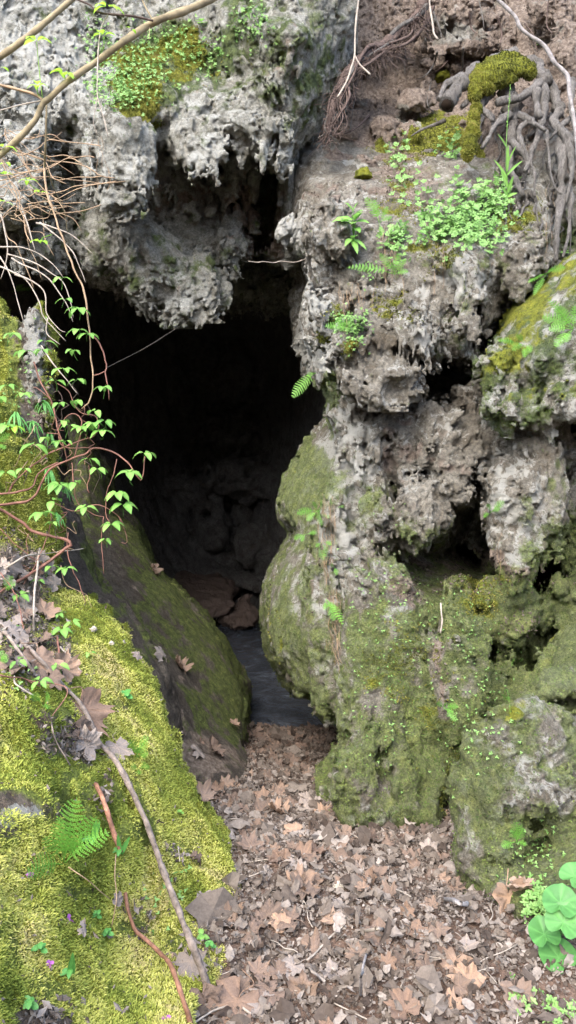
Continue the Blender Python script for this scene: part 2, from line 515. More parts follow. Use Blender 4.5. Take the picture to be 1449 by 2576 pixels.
def dryleaf_material(name, stops, rough=.75):
    n = NT(name); r, g, b, a, _ = n.attr()
    oi = n.node('ShaderNodeObjectInfo').outputs['Random']
    tc = n.node('ShaderNodeTexCoord').outputs['Object']
    c = n.ramp(oi, stops)
    c = n.mix(.55, c, n.ramp(n.noise(38, 4, .7, tc), [(.3, (.6, .55, .5)), (.5, (1, 1, 1)), (.7, (1.3, 1.28, 1.25))]), 'MULTIPLY')
    c = n.mix(n.math('MULTIPLY', g, .55), c, n.mix(1.0, c, (1.45, 1.35, 1.2), 'MULTIPLY'))
    n.col(c, rough, .3)
    n.l(n.bump(n.noise(55, 4, .7, tc), .5, .004), n.b.inputs['Normal'])
    return n.m

M_DRY = dryleaf_material('dry_leaf_brown', [(.0, (.155, .105, .078)), (.25, (.225, .155, .112)), (.5, (.13, .098, .08)), (.8, (.27, .185, .13)), (1., (.215, .172, .142))])
M_DRYPALE = dryleaf_material('dry_leaf_pale', [(.0, (.21, .178, .158)), (.5, (.255, .22, .195)), (1., (.175, .148, .13))])
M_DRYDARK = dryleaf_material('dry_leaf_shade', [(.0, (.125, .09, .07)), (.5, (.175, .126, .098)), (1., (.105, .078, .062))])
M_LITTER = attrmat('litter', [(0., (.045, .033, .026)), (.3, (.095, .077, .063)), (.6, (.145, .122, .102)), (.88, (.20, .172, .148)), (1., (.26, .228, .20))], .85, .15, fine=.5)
M_MOSS = attrmat('moss_shoots', [(0., (.10, .14, .025)), (.3, (.30, .37, .07)), (.6, (.52, .55, .13)), (.85, (.68, .67, .22)), (1., (.58, .50, .25))], .85, .15, .3)
M_MOSS2 = attrmat('short_moss', [(0., (.055, .065, .018)), (.35, (.145, .155, .035)), (.65, (.24, .235, .05)), (.9, (.33, .31, .08)), (1., (.33, .26, .11))], .85, .15, .2)
M_GREENY = attrmat('liverwort', [(0., (.03, .06, .012)), (.5, (.09, .15, .03)), (1., (.20, .27, .07))], .8, .2, .1)
M_LEAF = leafmat('dogwood_leaf', (.085, .22, .045), (.26, .50, .11), .4)
M_LEAFBR = leafmat('young_leaf', (.22, .45, .03), (.40, .66, .08), .5)
M_FERN = leafmat('fern_green', (.11, .32, .04), (.22, .48, .085), .35)
M_SEDUM = leafmat('stonecrop_green', (.10, .22, .05), (.23, .40, .12), .25)
M_GINGER = leafmat('ginger_leaf', (.05, .16, .04), (.10, .26, .07), .18, .4)
M_DARKLEAF = leafmat('seedling_green', (.05, .17, .04), (.12, .34, .08), .25)
M_RED = simple('red_stem', (.20, .095, .07), .6, .3, .4, 25)
M_TAN = simple('tan_stem', (.30, .21, .13), .7, .3, .4, 25)
M_PALE = simple('pale_twig', (.32, .28, .235), .8, .2, .35, 30)
M_BRANCH = simple('branch_bark', (.23, .19, .115), .8, .2, .4, 22, .6)
M_STICK = simple('stick_bark', (.20, .165, .14), .85, .2, .55, 45, .8, .004)
M_STICKR = simple('reddish_stick_bark', (.25, .13, .085), .8, .2, .5, 40, .7, .004)
M_WHITEB = simple('white_branch_bark', (.25, .235, .23), .85, .15, .45, 40, .7)
n_ = NT('root_bark'); mp_ = n_.node('ShaderNodeMapping'); n_.l(n_.pos(), mp_.inputs[0]); mp_.inputs['Scale'].default_value = (1, 1, .28)
n_.col(n_.mix(.8, n_.ramp(n_.noise(9, 4, .6, n_.pos()), [(.35, (.16, .15, .135)), (.65, (.27, .255, .24))]), n_.ramp(n_.noise(75, 6, .75, mp_.outputs[0], .8), [(.32, (.25, .23, .21)), (.5, (.9, .9, .88)), (.7, (1.45, 1.42, 1.4))]), 'MULTIPLY'), .9, .15)
n_.l(n_.bump(n_.noise(70, 6, .75, mp_.outputs[0], .8), 1.0, .05), n_.b.inputs['Normal']); M_ROOT = n_.m
M_ROOTB = simple('brown_root', (.095, .07, .06), .9, .15, .5, 40, .8, .006)
M_FUNGUS = simple('pale_stone', (.42, .38, .31), .9, .2, .3, 60, .8, .01)
M_WHITE = simple('feather_white', (.50, .51, .50), .8, .2, .15, 60)
M_PURPLE = simple('violet_petal', (.38, .13, .42), .6, .2, .2, 60)

# ---------------------------------------------------------------- light, sky, camera
def setup():
    w = bpy.data.worlds.new('World'); SC.world = w; w.use_nodes = True
    t = w.node_tree; bg = t.nodes['Background']; sky = t.nodes.new('ShaderNodeTexSky')
    sky.sky_type = 'NISHITA'; sky.sun_disc = False
    el, az = math.radians(50), math.radians(206)
    sky.sun_elevation = el; sky.sun_rotation = az
    sky.air_density = 1.0; sky.dust_density = 3.0; sky.ozone_density = .6
    t.links.new(sky.outputs[0], bg.inputs[0]); bg.inputs[1].default_value = 0.15
    l = bpy.data.lights.new('sun', 'SUN'); l.energy = 1.0; l.angle = math.radians(55); l.color = (1, .975, .94)
    o = bpy.data.objects.new('sun', l); COL.objects.link(o)
    dirv = Vector((math.sin(az) * math.cos(el), math.cos(az) * math.cos(el), math.sin(el)))
    o.rotation_euler = dirv.to_track_quat('Z', 'Y').to_euler(); o.location = (0, -3, 8)
    cam = bpy.data.cameras.new('camera'); c = bpy.data.objects.new('camera', cam); COL.objects.link(c)
    c.location = (0, 0, CAMZ); c.rotation_euler = (math.radians(90) - PITCH, 0, 0)
    cam.sensor_fit = 'VERTICAL'; cam.sensor_height = 36; cam.lens = 36 * F_ / 2576.0
    cam.clip_start = .05; cam.clip_end = 500
    SC.camera = c
    vs = SC.view_settings; vs.view_transform = 'Standard'; vs.look = 'None'; vs.exposure = EXPO; vs.gamma = 1
    SC.cycles.max_bounces = 6; SC.cycles.diffuse_bounces = 3; SC.cycles.transmission_bounces = 3
    SC.cycles.glossy_bounces = 2; SC.cycles.use_denoising = True
EXPO = 2.3
setup()
# ---------------------------------------------------------------- ground
POOLZ = -1.25
def gz(x, y):
    x = np.asarray(x, float); y = np.asarray(y, float)
    s = np.clip(y - 2.2, 0, 5.2)
    z = -.3 * s + .02 * np.minimum(s, .5)
    z = z + .05 * vn(x * 1.7, y * 1.7, 0 * x + .5, 3) * (y < 6.5) + .02 * vn(x * 6, y * 6, 0 * x + .5, 4)
    # rise under the right-hand corner and along the banks
    z = z + .12 * sstep(1.1, 1.7, x - .0 * y) * sstep(3.2, 1.0, y)
    z = np.where(y > 6.25, z - .25 * sstep(6.25, 6.7, y), z)
    return z
def ground():
    def ax(lo, hi, st, far):
        a = np.arange(lo, hi, st); g = [];x = hi; s = st
        while x < far: g.append(x); s *= 1.25; x += s
        g2 = []; x = lo - st; s = st
        while x > -far: g2.append(x); s *= 1.25; x -= s
        return np.array(g2[::-1] + list(a) + g)
    X = ax(-1.5, 2.2, .022, 60); Y = ax(1.2, 8.6, .022, 60)
    XX, YY = np.meshgrid(X, Y, indexing='ij')
    ZZ = gz(XX, YY) + .012 * vn(XX * 19, YY * 19, 0 * XX, 8) + .006 * vn(XX * 45, YY * 45, 0 * XX, 9)
    # unseen slope added behind the viewer to block low sky light
    back = np.clip(-YY - 2.2, 0, 60); ZZ = ZZ + np.where(back > 0, back * .40, 0) * (1 + .1 * vn(XX * .4, YY * .4, 0 * XX, 2))
    n, m = XX.shape
    v = np.stack([XX, YY, ZZ], -1).reshape(-1, 3)
    i = np.arange(n - 1)[:, None] * m; j = np.arange(m - 1)[None]
    q = np.stack([i + j, i + m + j, i + m + j + 1, i + j + 1], -1).reshape(-1, 4)
    o = MB().add(v, q).build('ground', M_GROUND)
    tag(o, 'brown earth path littered with dead leaves leading down into the cave', kind='structure')
    u, vv, d = UVD(v); k = (d > 1) & (d < 9)
    nr = vnormals(v.astype(np.float32), q)
    znote(u[k], vv[k], d[k].astype(np.float32), nr[k])
g = NT('earth'); P_ = g.pos()
g.col(g.ramp(g.noise(30, 6, .7, P_), [(.3, (.05, .032, .024)), (.5, (.13, .088, .066)), (.7, (.24, .17, .13))]), .95, .15)
g.l(g.bump(g.noise(60, 5, .7, P_), .9, .015), g.b.inputs['Normal'])
M_GROUND = g.m

# ---------------------------------------------------------------- rock bodies
KA = dict
# the overhanging cliff, upper left
OV_FRONT = [(-400, -400), (1000, -400), (1000, 120), (860, 250), (800, 330), (742, 400), (740, 560), (728, 640), (716, 560), (712, 430), (700, 398), (688, 425), (672, 420), (660, 375), (635, 352), (620, 365), (607, 385), (590, 348),
            (560, 350), (545, 365), (543, 445), (515, 430), (492, 440), (475, 435), (460, 390), (435, 370), (415, 325), (370, 338), (336, 352), (340, 480), (332, 520), (300, 505), (256, 480), (246, 430),
            (225, 395), (205, 350), (180, 320), (140, 330), (122, 380), (116, 470), (100, 560), (60, 560), (0, 540), (-400, 560)]
OV_MID = [(-400, 300), (130, 260), (300, 250), (560, 300), (600, 380), (615, 470), (620, 560), (612, 620), (560, 660), (540, 729), (533, 742), (510, 764), (480, 764), (462, 780), (452, 794), (437, 788), (425, 757), (390, 752), (350, 744), (328, 712),
          (322, 680), (312, 668), (280, 654), (272, 690), (262, 668), (235, 669), (215, 655), (205, 615), (180, 600), (160, 620), (140, 650), (118, 640), (108, 600), (84, 655), (66, 650), (52, 600), (10, 570), (-400, 590)]
OV_DEEP = [(420, 300), (860, 300), (860, 700), (790, 745), (724, 759), (690, 765), (660, 748), (600, 752), (555, 757), (500, 700), (420, 600)]
OV = [
    KA(poly=OV_FRONT, R=.32, thick=3.2, k=.02, ctrl=[(-300, -300, 5.0, 1), (-300, 500, 4.7, 1), (0, 0, 5.0, 1), (0, 250, 4.9, 1), (0, 500, 4.75, 1), (250, 0, 5.25, 1), (250, 150, 5.1, .7), (330, 260, 4.7, .6),
        (420, 120, 5.2, .6), (430, 290, 4.75, 1.), (520, 180, 5.15, .8), (560, 300, 4.85, 1.), (500, 400, 4.85, 1.), (280, 380, 4.75, 1.0), (300, 480, 4.8, 1), (120, 150, 4.95, 1), (180, 260, 4.85, 1), (120, 400, 4.75, 1.1), (640, 60, 4.8, .9), (620, 200, 4.95, .8),
        (760, 100, 4.7, 1), (700, 200, 4.85, 1), (780, 230, 5.0, 1), (690, 330, 4.95, 1), (730, 480, 5.1, 1), (850, 0, 5.0, 1), (900, 150, 5.6, 1), (500, -200, 5.4, 1), (640, 330, 4.9, 1)]),
    KA(poly=OV_MID, R=.30, thick=2.2, k=.03, over=False, ctrl=[(-300, 400, 5.3, 1), (0, 400, 5.2, 1), (100, 560, 5.2, 1), (150, 450, 5.4, 1), (200, 380, 5.5, 1), (330, 300, 5.5, 1), (230, 560, 5.25, 1), (400, 390, 5.2, 1.1), (360, 440, 5.2, 1.1), (450, 440, 5.35, 1.), (500, 460, 5.55, 1.), (330, 560, 5.35, .9), (300, 620, 5.25, 1),
        (420, 560, 5.45, .9), (450, 700, 5.25, .9), (400, 640, 5.3, .9), (520, 620, 5.35, 1), (540, 500, 5.6, 1), (600, 460, 5.8, 1), (580, 560, 5.6, 1), (450, 770, 5.3, .9), (500, 720, 5.3, 1.), (240, 640, 5.35, 1)]),
    KA(poly=OV_DEEP, R=.3, thick=1.6, k=.03, over=False, ctrl=[(450, 400, 6.9, 1), (650, 400, 7.2, 1), (600, 740, 6.8, 1), (720, 750, 7.0, 1), (690, 600, 7.3, 1), (850, 500, 6.6, 1), (560, 650, 6.7, 1)]),
]
OV_BL = [('c', 484, 330, 4.86, .05, 484, 440, 4.72, .024, .01), ('c', 498, 352, 4.84, .05, 499, 430, 4.74, .02, .01), ('c', 517, 322, 4.86, .055, 520, 440, 4.70, .026, .01), ('c', 532, 355, 4.84, .04, 534, 436, 4.74, .02, .01), ('c', 545, 335, 4.86, .04, 546, 458, 4.72, .016, .01), ('c', 470, 360, 4.85, .05, 471, 412, 4.8, .012, .01), ('c', 455, 340, 4.85, .05, 456, 392, 4.8, .012, .01),
         ('c', 605, 330, 4.9, .07, 607, 378, 4.85, .02, .03), ('c', 688, 350, 4.9, .08, 685, 412, 4.85, .06, .03), ('c', 310, 360, 4.75, .16, 322, 500, 4.7, .05, .05), ('c', 285, 390, 4.75, .13, 300, 480, 4.7, .05, .04),
         ('e', 400, 660, 5.3, .22, .28, .22, .08), ('e', 450, 745, 5.25, .10, .14, .12, .05), ('e', 500, 690, 5.3, .13, .22, .15, .05), ('e', 330, 600, 5.3, .2, .25, .2, .08), ('e', 235, 610, 5.3, .12, .2, .12, .05),
         ('e', 570, 620, 5.5, .12, .2, .15, .05), ('e', 84, 610, 5.1, .1, .14, .1, .04), ('e', 150, 600, 5.25, .1, .16, .1, .04), ('e', 20, 500, 4.8, .2, .2, .2, .08)]
for k in range(46):
    a = RNG.uniform(340, 720); b = 330 + RNG.uniform(-20, 30) + (40 if 430 < a < 545 else 0)
    L = RNG.uniform(12, 42); OV_BL.append(('c', a, b, 4.95, RNG.uniform(.02, .04), a + RNG.normal() * 4, b + L, 4.93, .008, .02))
for k in range(70):
    a = RNG.uniform(380, 760); b = RNG.uniform(420, 745); d = 5.55 if a < 600 and b < 520 else (5.4 if a < 560 else 6.9)
    L = RNG.uniform(15, 45); OV_BL.append(('c', a, b, d, RNG.uniform(.03, .06), a + RNG.normal() * 4, b + L, d - .05, .01, .03))
for k in range(60):
    a = RNG.uniform(345, 640); b = RNG.uniform(360, 540); L = RNG.uniform(20, 55); d = 5.2 + (b - 360) * .0012 + max(0, a - 450) * .0016
    OV_BL.append(('c', a, b, d, RNG.uniform(.03, .055), a + RNG.normal() * 5, b + L, d - .06, .008, .02))
OV_M = dict(g=[.33, (660, 60, 120, 130, .55), (430, 150, 140, 90, .75), (250, 600, 70, 60, .62), (350, 560, 120, 90, .30), (150, 480, 80, 90, .42), (760, 150, 100, 120, .58), (600, 620, 90, 110, .35), (480, 460, 120, 60, .3)],
            y=[.0, (330, 190, 95, 85, .85), (450, 110, 80, 45, .85), (480, 150, 50, 40, .7), (340, 265, 60, 25, .95), (560, 190, 50, 40, .4), (640, 60, 30, 60, .3)],
            s=[.12, (560, 190, 70, 60, .35), (210, 270, 60, 60, .2), (560, 620, 100, 80, .3)], l=[.30, (120, 150, 200, 260, .56), (310, 430, 70, 90, .5), (690, 390, 40, 50, .6), (500, 410, 60, 50, .5), (500, 280, 150, 60, .4), (0, 100, 100, 200, .5)])
OV_M['s'] += [(680, 560, 80, 160, .6), (440, 640, 150, 120, .36), (450, 470, 130, 60, .45), (740, 130, 90, 140, .38)]  # first soil entry darkens the deep recess in place of shade
OV_M['g'] += [(430, 680, 140, 80, .44), (720, 120, 90, 140, .52)]
OV_M['l'] += [(510, 400, 45, 45, .5)]
OV_M['l'] += [(430, 500, 160, 80, .15), (660, 560, 100, 150, .05), (430, 660, 140, 90, .3), (740, 130, 100, 150, .1)]
o = rock('rock_overhang', OV, M_CLIFF, (-420, 900, -420, 830, 4.1, 8.2), blobs=OV_BL, masks=OV_M, seed=1)
tag(o, 'grey pitted overhanging cliff fringed with stalactites above the cave mouth', 'rock overhang')

# soil slope upper right
SO = [KA(poly=[(760, -450), (2000, -450), (2000, 900), (1380, 760), (1240, 560), (900, 560), (760, 460), (735, 380), (800, 250)], R=.2, thick=3.0, ctrl=[(800, 300, 5.7, .5), (760, 420, 5.3, .6), (850, 430, 5.15, .45), (1000, 300, 5.75, .25), (950, 200, 6.1, .3), (1000, 60, 6.2, .5),
         (1100, 200, 6.0, .35), (1200, 120, 6.05, .6), (1130, 100, 6.0, .8), (1300, 60, 5.9, .6), (1300, 130, 5.6, .3), (1240, 60, 6.0, .5), (1430, 60, 5.6, .5), (1449, 250, 5.2, .4), (1380, 400, 5.0, .8), (1200, 350, 5.3, .5), (1050, 420, 5.1, .5), (1300, 520, 4.85, 1), (1400, 600, 4.9, .8), (1300, 400, 5.05, 1.),
         (1700, 100, 5.2, .5), (1700, 700, 4.6, .5), (1100, 520, 4.9, .5), (1000, -300, 6.5, .5), (1500, -300, 6.0, .5), (1350, 600, 4.9, .9), (1240, 0, 6.3, .5)])]
SOB = [('e', 1150, 55, 5.9, .16, .1, .15, .05), ('e', 1170, 105, 5.85, .2, .07, .15, .04), ('e', 1230, 115, 5.8, .16, .06, .15, .04), ('e', 1300, 100, 5.75, .13, .08, .1, .04), ('e', 1045, 280, 5.75, .05, .14, .07, .03, .3), ('e', 1180, 40, 5.9, .1, .2, .1, .05), ('e', 1050, 340, 5.45, .12, .06, .1, .04),
       ('e', 905, 420, 5.2, .08, .08, .07, .03), ('e', 980, 350, 5.5, .08, .05, .08, .03), ('e', 1410, 40, 5.6, .2, .2, .2, .06), ('e', 920, 265, 5.9, .1, .05, .08, .03), ('e', 870, 180, 6.0, .1, .1, .1, .03), ('e', 1100, 30, 6.1, .1, .07, .08, .03), ('e', 1430, 150, 5.4, .15, .2, .15, .05)]
for k in range(60):
    a, b = RNG.uniform(820, 1449), RNG.uniform(0, 460)
    r = RNG.uniform(.02, .06); SOB.append(('e', a, b, 5.75 - (b / 460) * .4 + (.25 if 950 < a < 1200 and b < 250 else 0), r * 1.3, r, r, .02, RNG.normal() * .4))
SOM = dict(g=[.12, (1000, 420, 60, 60, .3), (1430, 640, 100, 120, .55)], y=[.0, (1120, 330, 90, 40, .8), (1060, 390, 110, 50, .7), (1330, 560, 60, 50, .6), (1000, 470, 60, 50, .6), (1170, 360, 40, 50, .7)],
           s=[.72, (1150, 80, 90, 60, .35), (1045, 280, 22, 50, .2), (900, 420, 60, 40, .35), (760, 400, 60, 90, .1), (1330, 500, 120, 130, .25), (1100, 180, 120, 80, .8), (830, 470, 60, 60, .15), (1430, 60, 60, 80, .6), (1400, 520, 60, 160, .2)], l=[.2, (1050, 340, 60, 30, .6), (1045, 280, 22, 50, .8), (900, 430, 30, 30, .6), (1330, 480, 60, 120, .5)])
o = rock('soil_slope', SO, M_ROCK, (735, 1800, -420, 900, 4.4, 7.3), dd=.02, blobs=SOB, masks=SOM, seed=21)
tag(o, 'steep crumbling brown soil slope with stones under the tree roots', kind='structure')

# right-hand rock mass
B1 = [(740, 400), (850, 425), (1000, 400), (1150, 380), (1400, 420), (1390, 560), (1372, 690), (1340, 722), (1300, 745), (1262, 800), (1215, 830), (1208, 850), (1190, 915), (1150, 915), (1120, 900), (1095, 922), (1080, 905), (1060, 870), (1045, 905), (1030, 985), (1010, 1001), (925, 989), (915, 1010), (880, 1030),
      (850, 1072), (822, 1044), (836, 1014), (822, 971), (799, 964), (784, 934), (787, 894), (762, 854), (754, 794), (762, 739), (777, 706), (758, 674), (765, 652), (740, 640), (715, 625), (697, 580), (702, 556), (735, 535), (738, 470)]
B2 = [(840, 960), (1000, 880), (1260, 780), (1500, 700), (1900, 700), (1900, 1500), (1449, 1200), (1410, 1320), (1417, 1323), (1395, 1363), (1370, 1405), (1350, 1393), (1345, 1433), (1315, 1470), (1275, 1463), (1265, 1443), (1255, 1398), (1210, 1353), (1205, 1288), (1208, 1200), (1195, 1170), (1188, 1275), (1150, 1285),
      (1140, 1328), (1100, 1373), (1024, 1388), (1005, 1353), (990, 1240), (980, 1240), (978, 1385), (960, 1390), (940, 1400), (800, 1420), (800, 1300), (850, 1124), (842, 1074)]
B3 = [(724, 1204), (739, 1174), (774, 1124), (799, 1079), (824, 1051), (900, 1060), (960, 1300), (1005, 1390), (1140, 1400), (1290, 1440), (1400, 1380), (1900, 1300), (1900, 2400), (1280, 2400), (1135, 2150), (1060, 2110), (985, 2100), (940, 2110), (870, 2060), (885, 1980), (905, 1900), (890, 1845), (875, 1803), (825, 1800), (800, 1783), (780, 1750), (749, 1738), (724, 1698),
      (690, 1660), (672, 1620), (670, 1545), (680, 1480), (700, 1420), (735, 1360), (745, 1335), (738, 1328), (710, 1303), (703, 1262)]
BT = [
    KA(poly=B3, R=.33, thick=2.2, ctrl=[(760, 1200, 4.85, .2), (830, 1120, 4.8, .2), (730, 1290, 4.8, .15), (760, 1400, 4.45, .15), (700, 1520, 4.35, .12), (800, 1550, 4.1, .18), (870, 1300, 4.35, .5), (880, 1450, 4.15, .45), (760, 1690, 4.2, .15), (850, 1780, 4.0, .35), (900, 1700, 3.85, .3), (950, 1560, 3.95, .2), (1000, 1470, 4.2, .2),
        (1080, 1420, 4.7, .4), (1200, 1420, 5.3, .4), (1320, 1430, 5.1, .4), (1060, 1530, 4.15, .2), (1160, 1480, 4.2, .2), (1250, 1500, 4.1, .25), (1320, 1500, 4.15, .2), (1100, 1700, 4.05, .5), (1130, 1640, 4.15, .5), (1000, 1750, 3.6, .12), (1200, 1600, 3.95, .25), (1240, 1640, 4.2, .4), (1150, 1900, 3.65, .2),
        (1000, 1950, 3.45, .18), (950, 2030, 3.3, .18), (900, 1900, 3.6, .3), (1100, 2080, 3.25, .12), (1200, 1760, 3.7, .3), (1300, 1640, 4.0, .3), (1380, 1560, 4.0, .2), (1440, 1450, 4.3, .2), (1500, 1600, 3.8, .2), (1800, 1500, 3.8, .3), (1800, 2300, 3.2, .3), (980, 1400, 4.35, .5)]),
    KA(poly=B2, R=.22, thick=1.5, k=.05, ctrl=[(850, 1000, 4.5, 1), (850, 1100, 4.45, .9), (880, 1200, 4.35, .9), (880, 1350, 4.2, .7), (950, 1300, 4.25, .7), (930, 1100, 4.5, .7), (1000, 1100, 4.6, .8), (1020, 1190, 4.35, .45), (1100, 1100, 4.5, .5), (1120, 1220, 4.3, .45), (1060, 1330, 4.35, .5), (1160, 980, 5.05, 1.), (1080, 990, 4.95, 1.), (1200, 1050, 4.6, .9), (1230, 900, 5.4, 1), (1300, 1150, 4.3, .9),
        (1300, 1250, 4.05, .8), (1310, 1400, 4.05, .8), (1400, 1250, 4.3, .9), (1420, 1150, 4.5, .9), (1280, 760, 5.9, 1), (1330, 900, 5.3, 1), (1449, 1100, 4.7, 1), (1600, 1000, 4.3, 1), (1800, 900, 4.2, 1), (1000, 950, 5.1, 1)]),
    KA(poly=B1, R=.30, thick=1.8, k=.02, ctrl=[(760, 450, 5.1, 1), (800, 420, 5.1, .9), (850, 500, 4.75, .9), (900, 460, 4.75, .7), (710, 580, 4.85, .7), (790, 600, 4.55, .9), (880, 620, 4.35, .6), (770, 800, 4.45, 1), (820, 900, 4.3, 1.05), (900, 800, 4.1, .9), (950, 950, 4.1, .9), (850, 980, 4.3, 1.), (870, 700, 4.25, .6), (1000, 450, 4.95, .4), (1100, 450, 4.85, .4), (1200, 480, 4.75, .4), (1000, 600, 4.4, .4), (1100, 620, 4.4, .5), (1200, 600, 4.45, .5),
        (1300, 600, 4.4, .9), (1340, 660, 4.4, 1), (1150, 700, 4.2, .8), (1060, 740, 4.15, .8), (1250, 740, 4.45, 1), (1080, 860, 4.15, .9), (1170, 830, 4.2, .9), (1000, 820, 4.1, .9), (1300, 450, 4.9, .9), (1350, 540, 4.65, .8)]),
]
BB = [('c', 1008, 1090, 4.3, .12, 1014, 1205, 4.22, .07, .03), ('c', 1115, 1090, 4.25, .17, 1120, 1220, 4.12, .13, .03), ('c', 1165, 1120, 4.2, .12, 1168, 1240, 4.12, .09, .03), ('e', 1060, 1305, 4.12, .19, .17, .17, .03), ('c', 1040, 1300, 4.12, .13, 1030, 1360, 4.1, .07, .03), ('e', 925, 1200, 4.3, .12, .3, .12, .06), ('e', 880, 1250, 4.25, .11, .36, .12, .05), ('e', 950, 1310, 4.25, .08, .17, .1, .04),
      ('e', 1110, 1050, 4.45, .11, .09, .11, .04), ('e', 1200, 1040, 4.4, .15, .2, .14, .05), ('e', 1260, 1130, 4.3, .16, .14, .15, .05), ('e', 1310, 1290, 4.05, .2, .3, .16, .05), ('e', 1300, 1400, 4.0, .1, .16, .1, .04), ('c', 1290, 1370, 4.0, .12, 1297, 1462, 3.98, .07, .04), ('c', 1325, 1370, 4.02, .09, 1325, 1450, 4.0, .05, .04), ('e', 1385, 1330, 4.1, .07, .14, .08, .04), ('c', 1370, 1340, 4.1, .07, 1366, 1398, 4.1, .03, .03),
      ('c', 1430, 1130, 4.4, .08, 1440, 1290, 4.3, .03, .04), ('e', 1060, 1130, 4.5, .06, .15, .08, .03), ('e', 975, 1110, 4.5, .08, .13, .08, .03),
      ('e', 1175, 770, 4.15, .09, .12, .1, .04), ('e', 1165, 815, 4.12, .1, .08, .1, .04), ('e', 1080, 840, 4.05, .16, .11, .15, .05), ('e', 1100, 890, 4.1, .09, .08, .09, .03), ('e', 980, 950, 4.05, .15, .11, .14, .05), ('e', 1165, 680, 4.2, .12, .09, .1, .04), ('e', 1330, 660, 4.4, .12, .12, .12, .04), ('e', 880, 920, 4.15, .12, .12, .12, .05),
      ('e', 870, 590, 4.3, .16, .16, .15, .06), ('e', 890, 1060, 4.3, .09, .09, .09, .04), ('e', 720, 580, 4.8, .09, .09, .12, .04), ('e', 940, 880, 4.08, .14, .12, .12, .05), ('e', 1010, 890, 4.2, .08, .12, .08, .04), ('e', 840, 780, 4.25, .14, .12, .12, .05), ('e', 820, 850, 4.3, .1, .1, .1, .04),
      ('e', 1250, 1500, 4.15, .26, .13, .15, .06), ('e', 1150, 1470, 4.3, .12, .1, .12, .04), ('e', 960, 1680, 3.75, .2, .5, .18, .1), ('e', 940, 1950, 3.45, .2, .25, .14, .08), ('e', 1150, 1850, 3.65, .12, .5, .14, .08), ('e', 820, 1600, 4.05, .1, .3, .12, .08), ('e', 1340, 1470, 4.2, .2, .1, .12, .05), ('e', 1440, 1300, 4.5, .1, .35, .15, .05),
      ('e', 900, 2000, 3.45, .12, .2, .14, .06), ('e', 860, 1720, 3.95, .08, .16, .08, .05)]
for a, b, L in ((1340, 700, 30), (1365, 680, 35), (1350, 710, 25), (1325, 715, 20), (1300, 740, 20), (1190, 890, 20), (1150, 905, 22), (880, 1010, 30), (905, 1000, 26), (1270, 1100, 40), (1240, 1090, 30), (1330, 1120, 30), (1390, 1090, 50), (1405, 1250, 50), (1345, 1390, 40), (1230, 1340, 20)):
    BB.append(('c', a, b - 20, 4.35, .05, a + 3, b + L - 10, 4.33, .015, .02))
BC = [('e', 868, 1838, 3.9, .09, .05, .5, .02), ('e', 800, 1805, 4.1, .2, .03, .5, .03), ('c', 1112, 2140, 3.2, .09, 1122, 2000, 3.35, .08, .02), ('c', 1122, 2000, 3.35, .08, 1160, 1900, 3.5, .08, .02), ('c', 1160, 1900, 3.5, .08, 1212, 1800, 3.6, .09, .02), ('c', 1212, 1800, 3.6, .09, 1300, 1705, 3.85, .11, .02), ('c', 1300, 1705, 3.85, .11, 1440, 1545, 4.05, .13, .02), ('c', 940, 1800, 3.6, .02, 985, 2090, 3.25, .03, .02), ('c', 870, 1640, 3.9, .02, 905, 1830, 3.75, .03, .02), ('e', 1222, 1362, 4.8, .20, .16, .6, .04), ('e', 1350, 1450, 4.7, .2, .17, .6, .05), ('e', 1290, 770, 5.0, .14, .3, .6, .05, .6), ('e', 1225, 860, 4.7, .14, .1, .5, .04), ('e', 1130, 930, 4.4, .22, .05, .3, .03), ('e', 1000, 1030, 4.35, .22, .04, .25, .03), ('e', 1190, 1180, 4.25, .03, .25, .2, .02), ('e', 1340, 1110, 4.3, .2, .05, .3, .03), ('e', 984, 1320, 4.3, .015, .2, .2, .02), ('e', 1200, 1240, 4.35, .02, .3, .2, .03), ('e', 1110, 1680, 4.0, .03, .22, .14, .04), ('e', 1234, 1648, 4.05, .045, .04, .25, .03), ('e', 1125, 1680, 4.0, .012, .03, .1, .02), ('e', 1290, 830, 5.0, .12, .5, .5, .1, .5),
      ('e', 1320, 1040, 4.6, .1, .06, .3, .04), ('c', 1060, 1130, 4.15, .02, 1062, 1235, 4.1, .03, .02), ('c', 985, 1200, 4.2, .015, 983, 1370, 4.1, .02, .02), ('c', 1000, 1250, 4.1, .02, 1070, 1262, 4.05, .015, .02), ('e', 1050, 1150, 4.4, .02, .08, .2, .03), ('e', 1180, 940, 4.5, .2, .07, .25, .06), ('e', 1080, 930, 4.45, .06, .06, .2, .04), ('e', 1000, 870, 4.3, .03, .08, .15, .03), ('e', 1245, 1000, 4.6, .06, .2, .2, .05), ('e', 925, 1115, 4.35, .025, .13, .12, .03), ('e', 860, 1810, 4.0, .03, .06, .2, .03), ('e', 1200, 800, 4.4, .04, .12, .2, .03), ('e', 1250, 890, 4.7, .1, .2, .4, .05), ('e', 1420, 1240, 4.3, .03, .3, .3, .03)]
for (a_, b_), (a2_, b2_), d_ in (((1125, 2150), (1132, 2030), 3.25), ((1132, 2030), (1165, 1930), 3.4), ((1165, 1930), (1215, 1825), 3.55), ((1215, 1825), (1290, 1735), 3.75), ((1290, 1735), (1335, 1665), 3.85), ((1335, 1665), (1420, 1580), 4.0)):
    for t_ in (0, .25, .5, .75): BC.append(('e', a_ + (a2_ - a_) * t_, b_ + (b2_ - b_) * t_, d_, .062 if d_ < 3.6 else .03, .085, .45, .015))
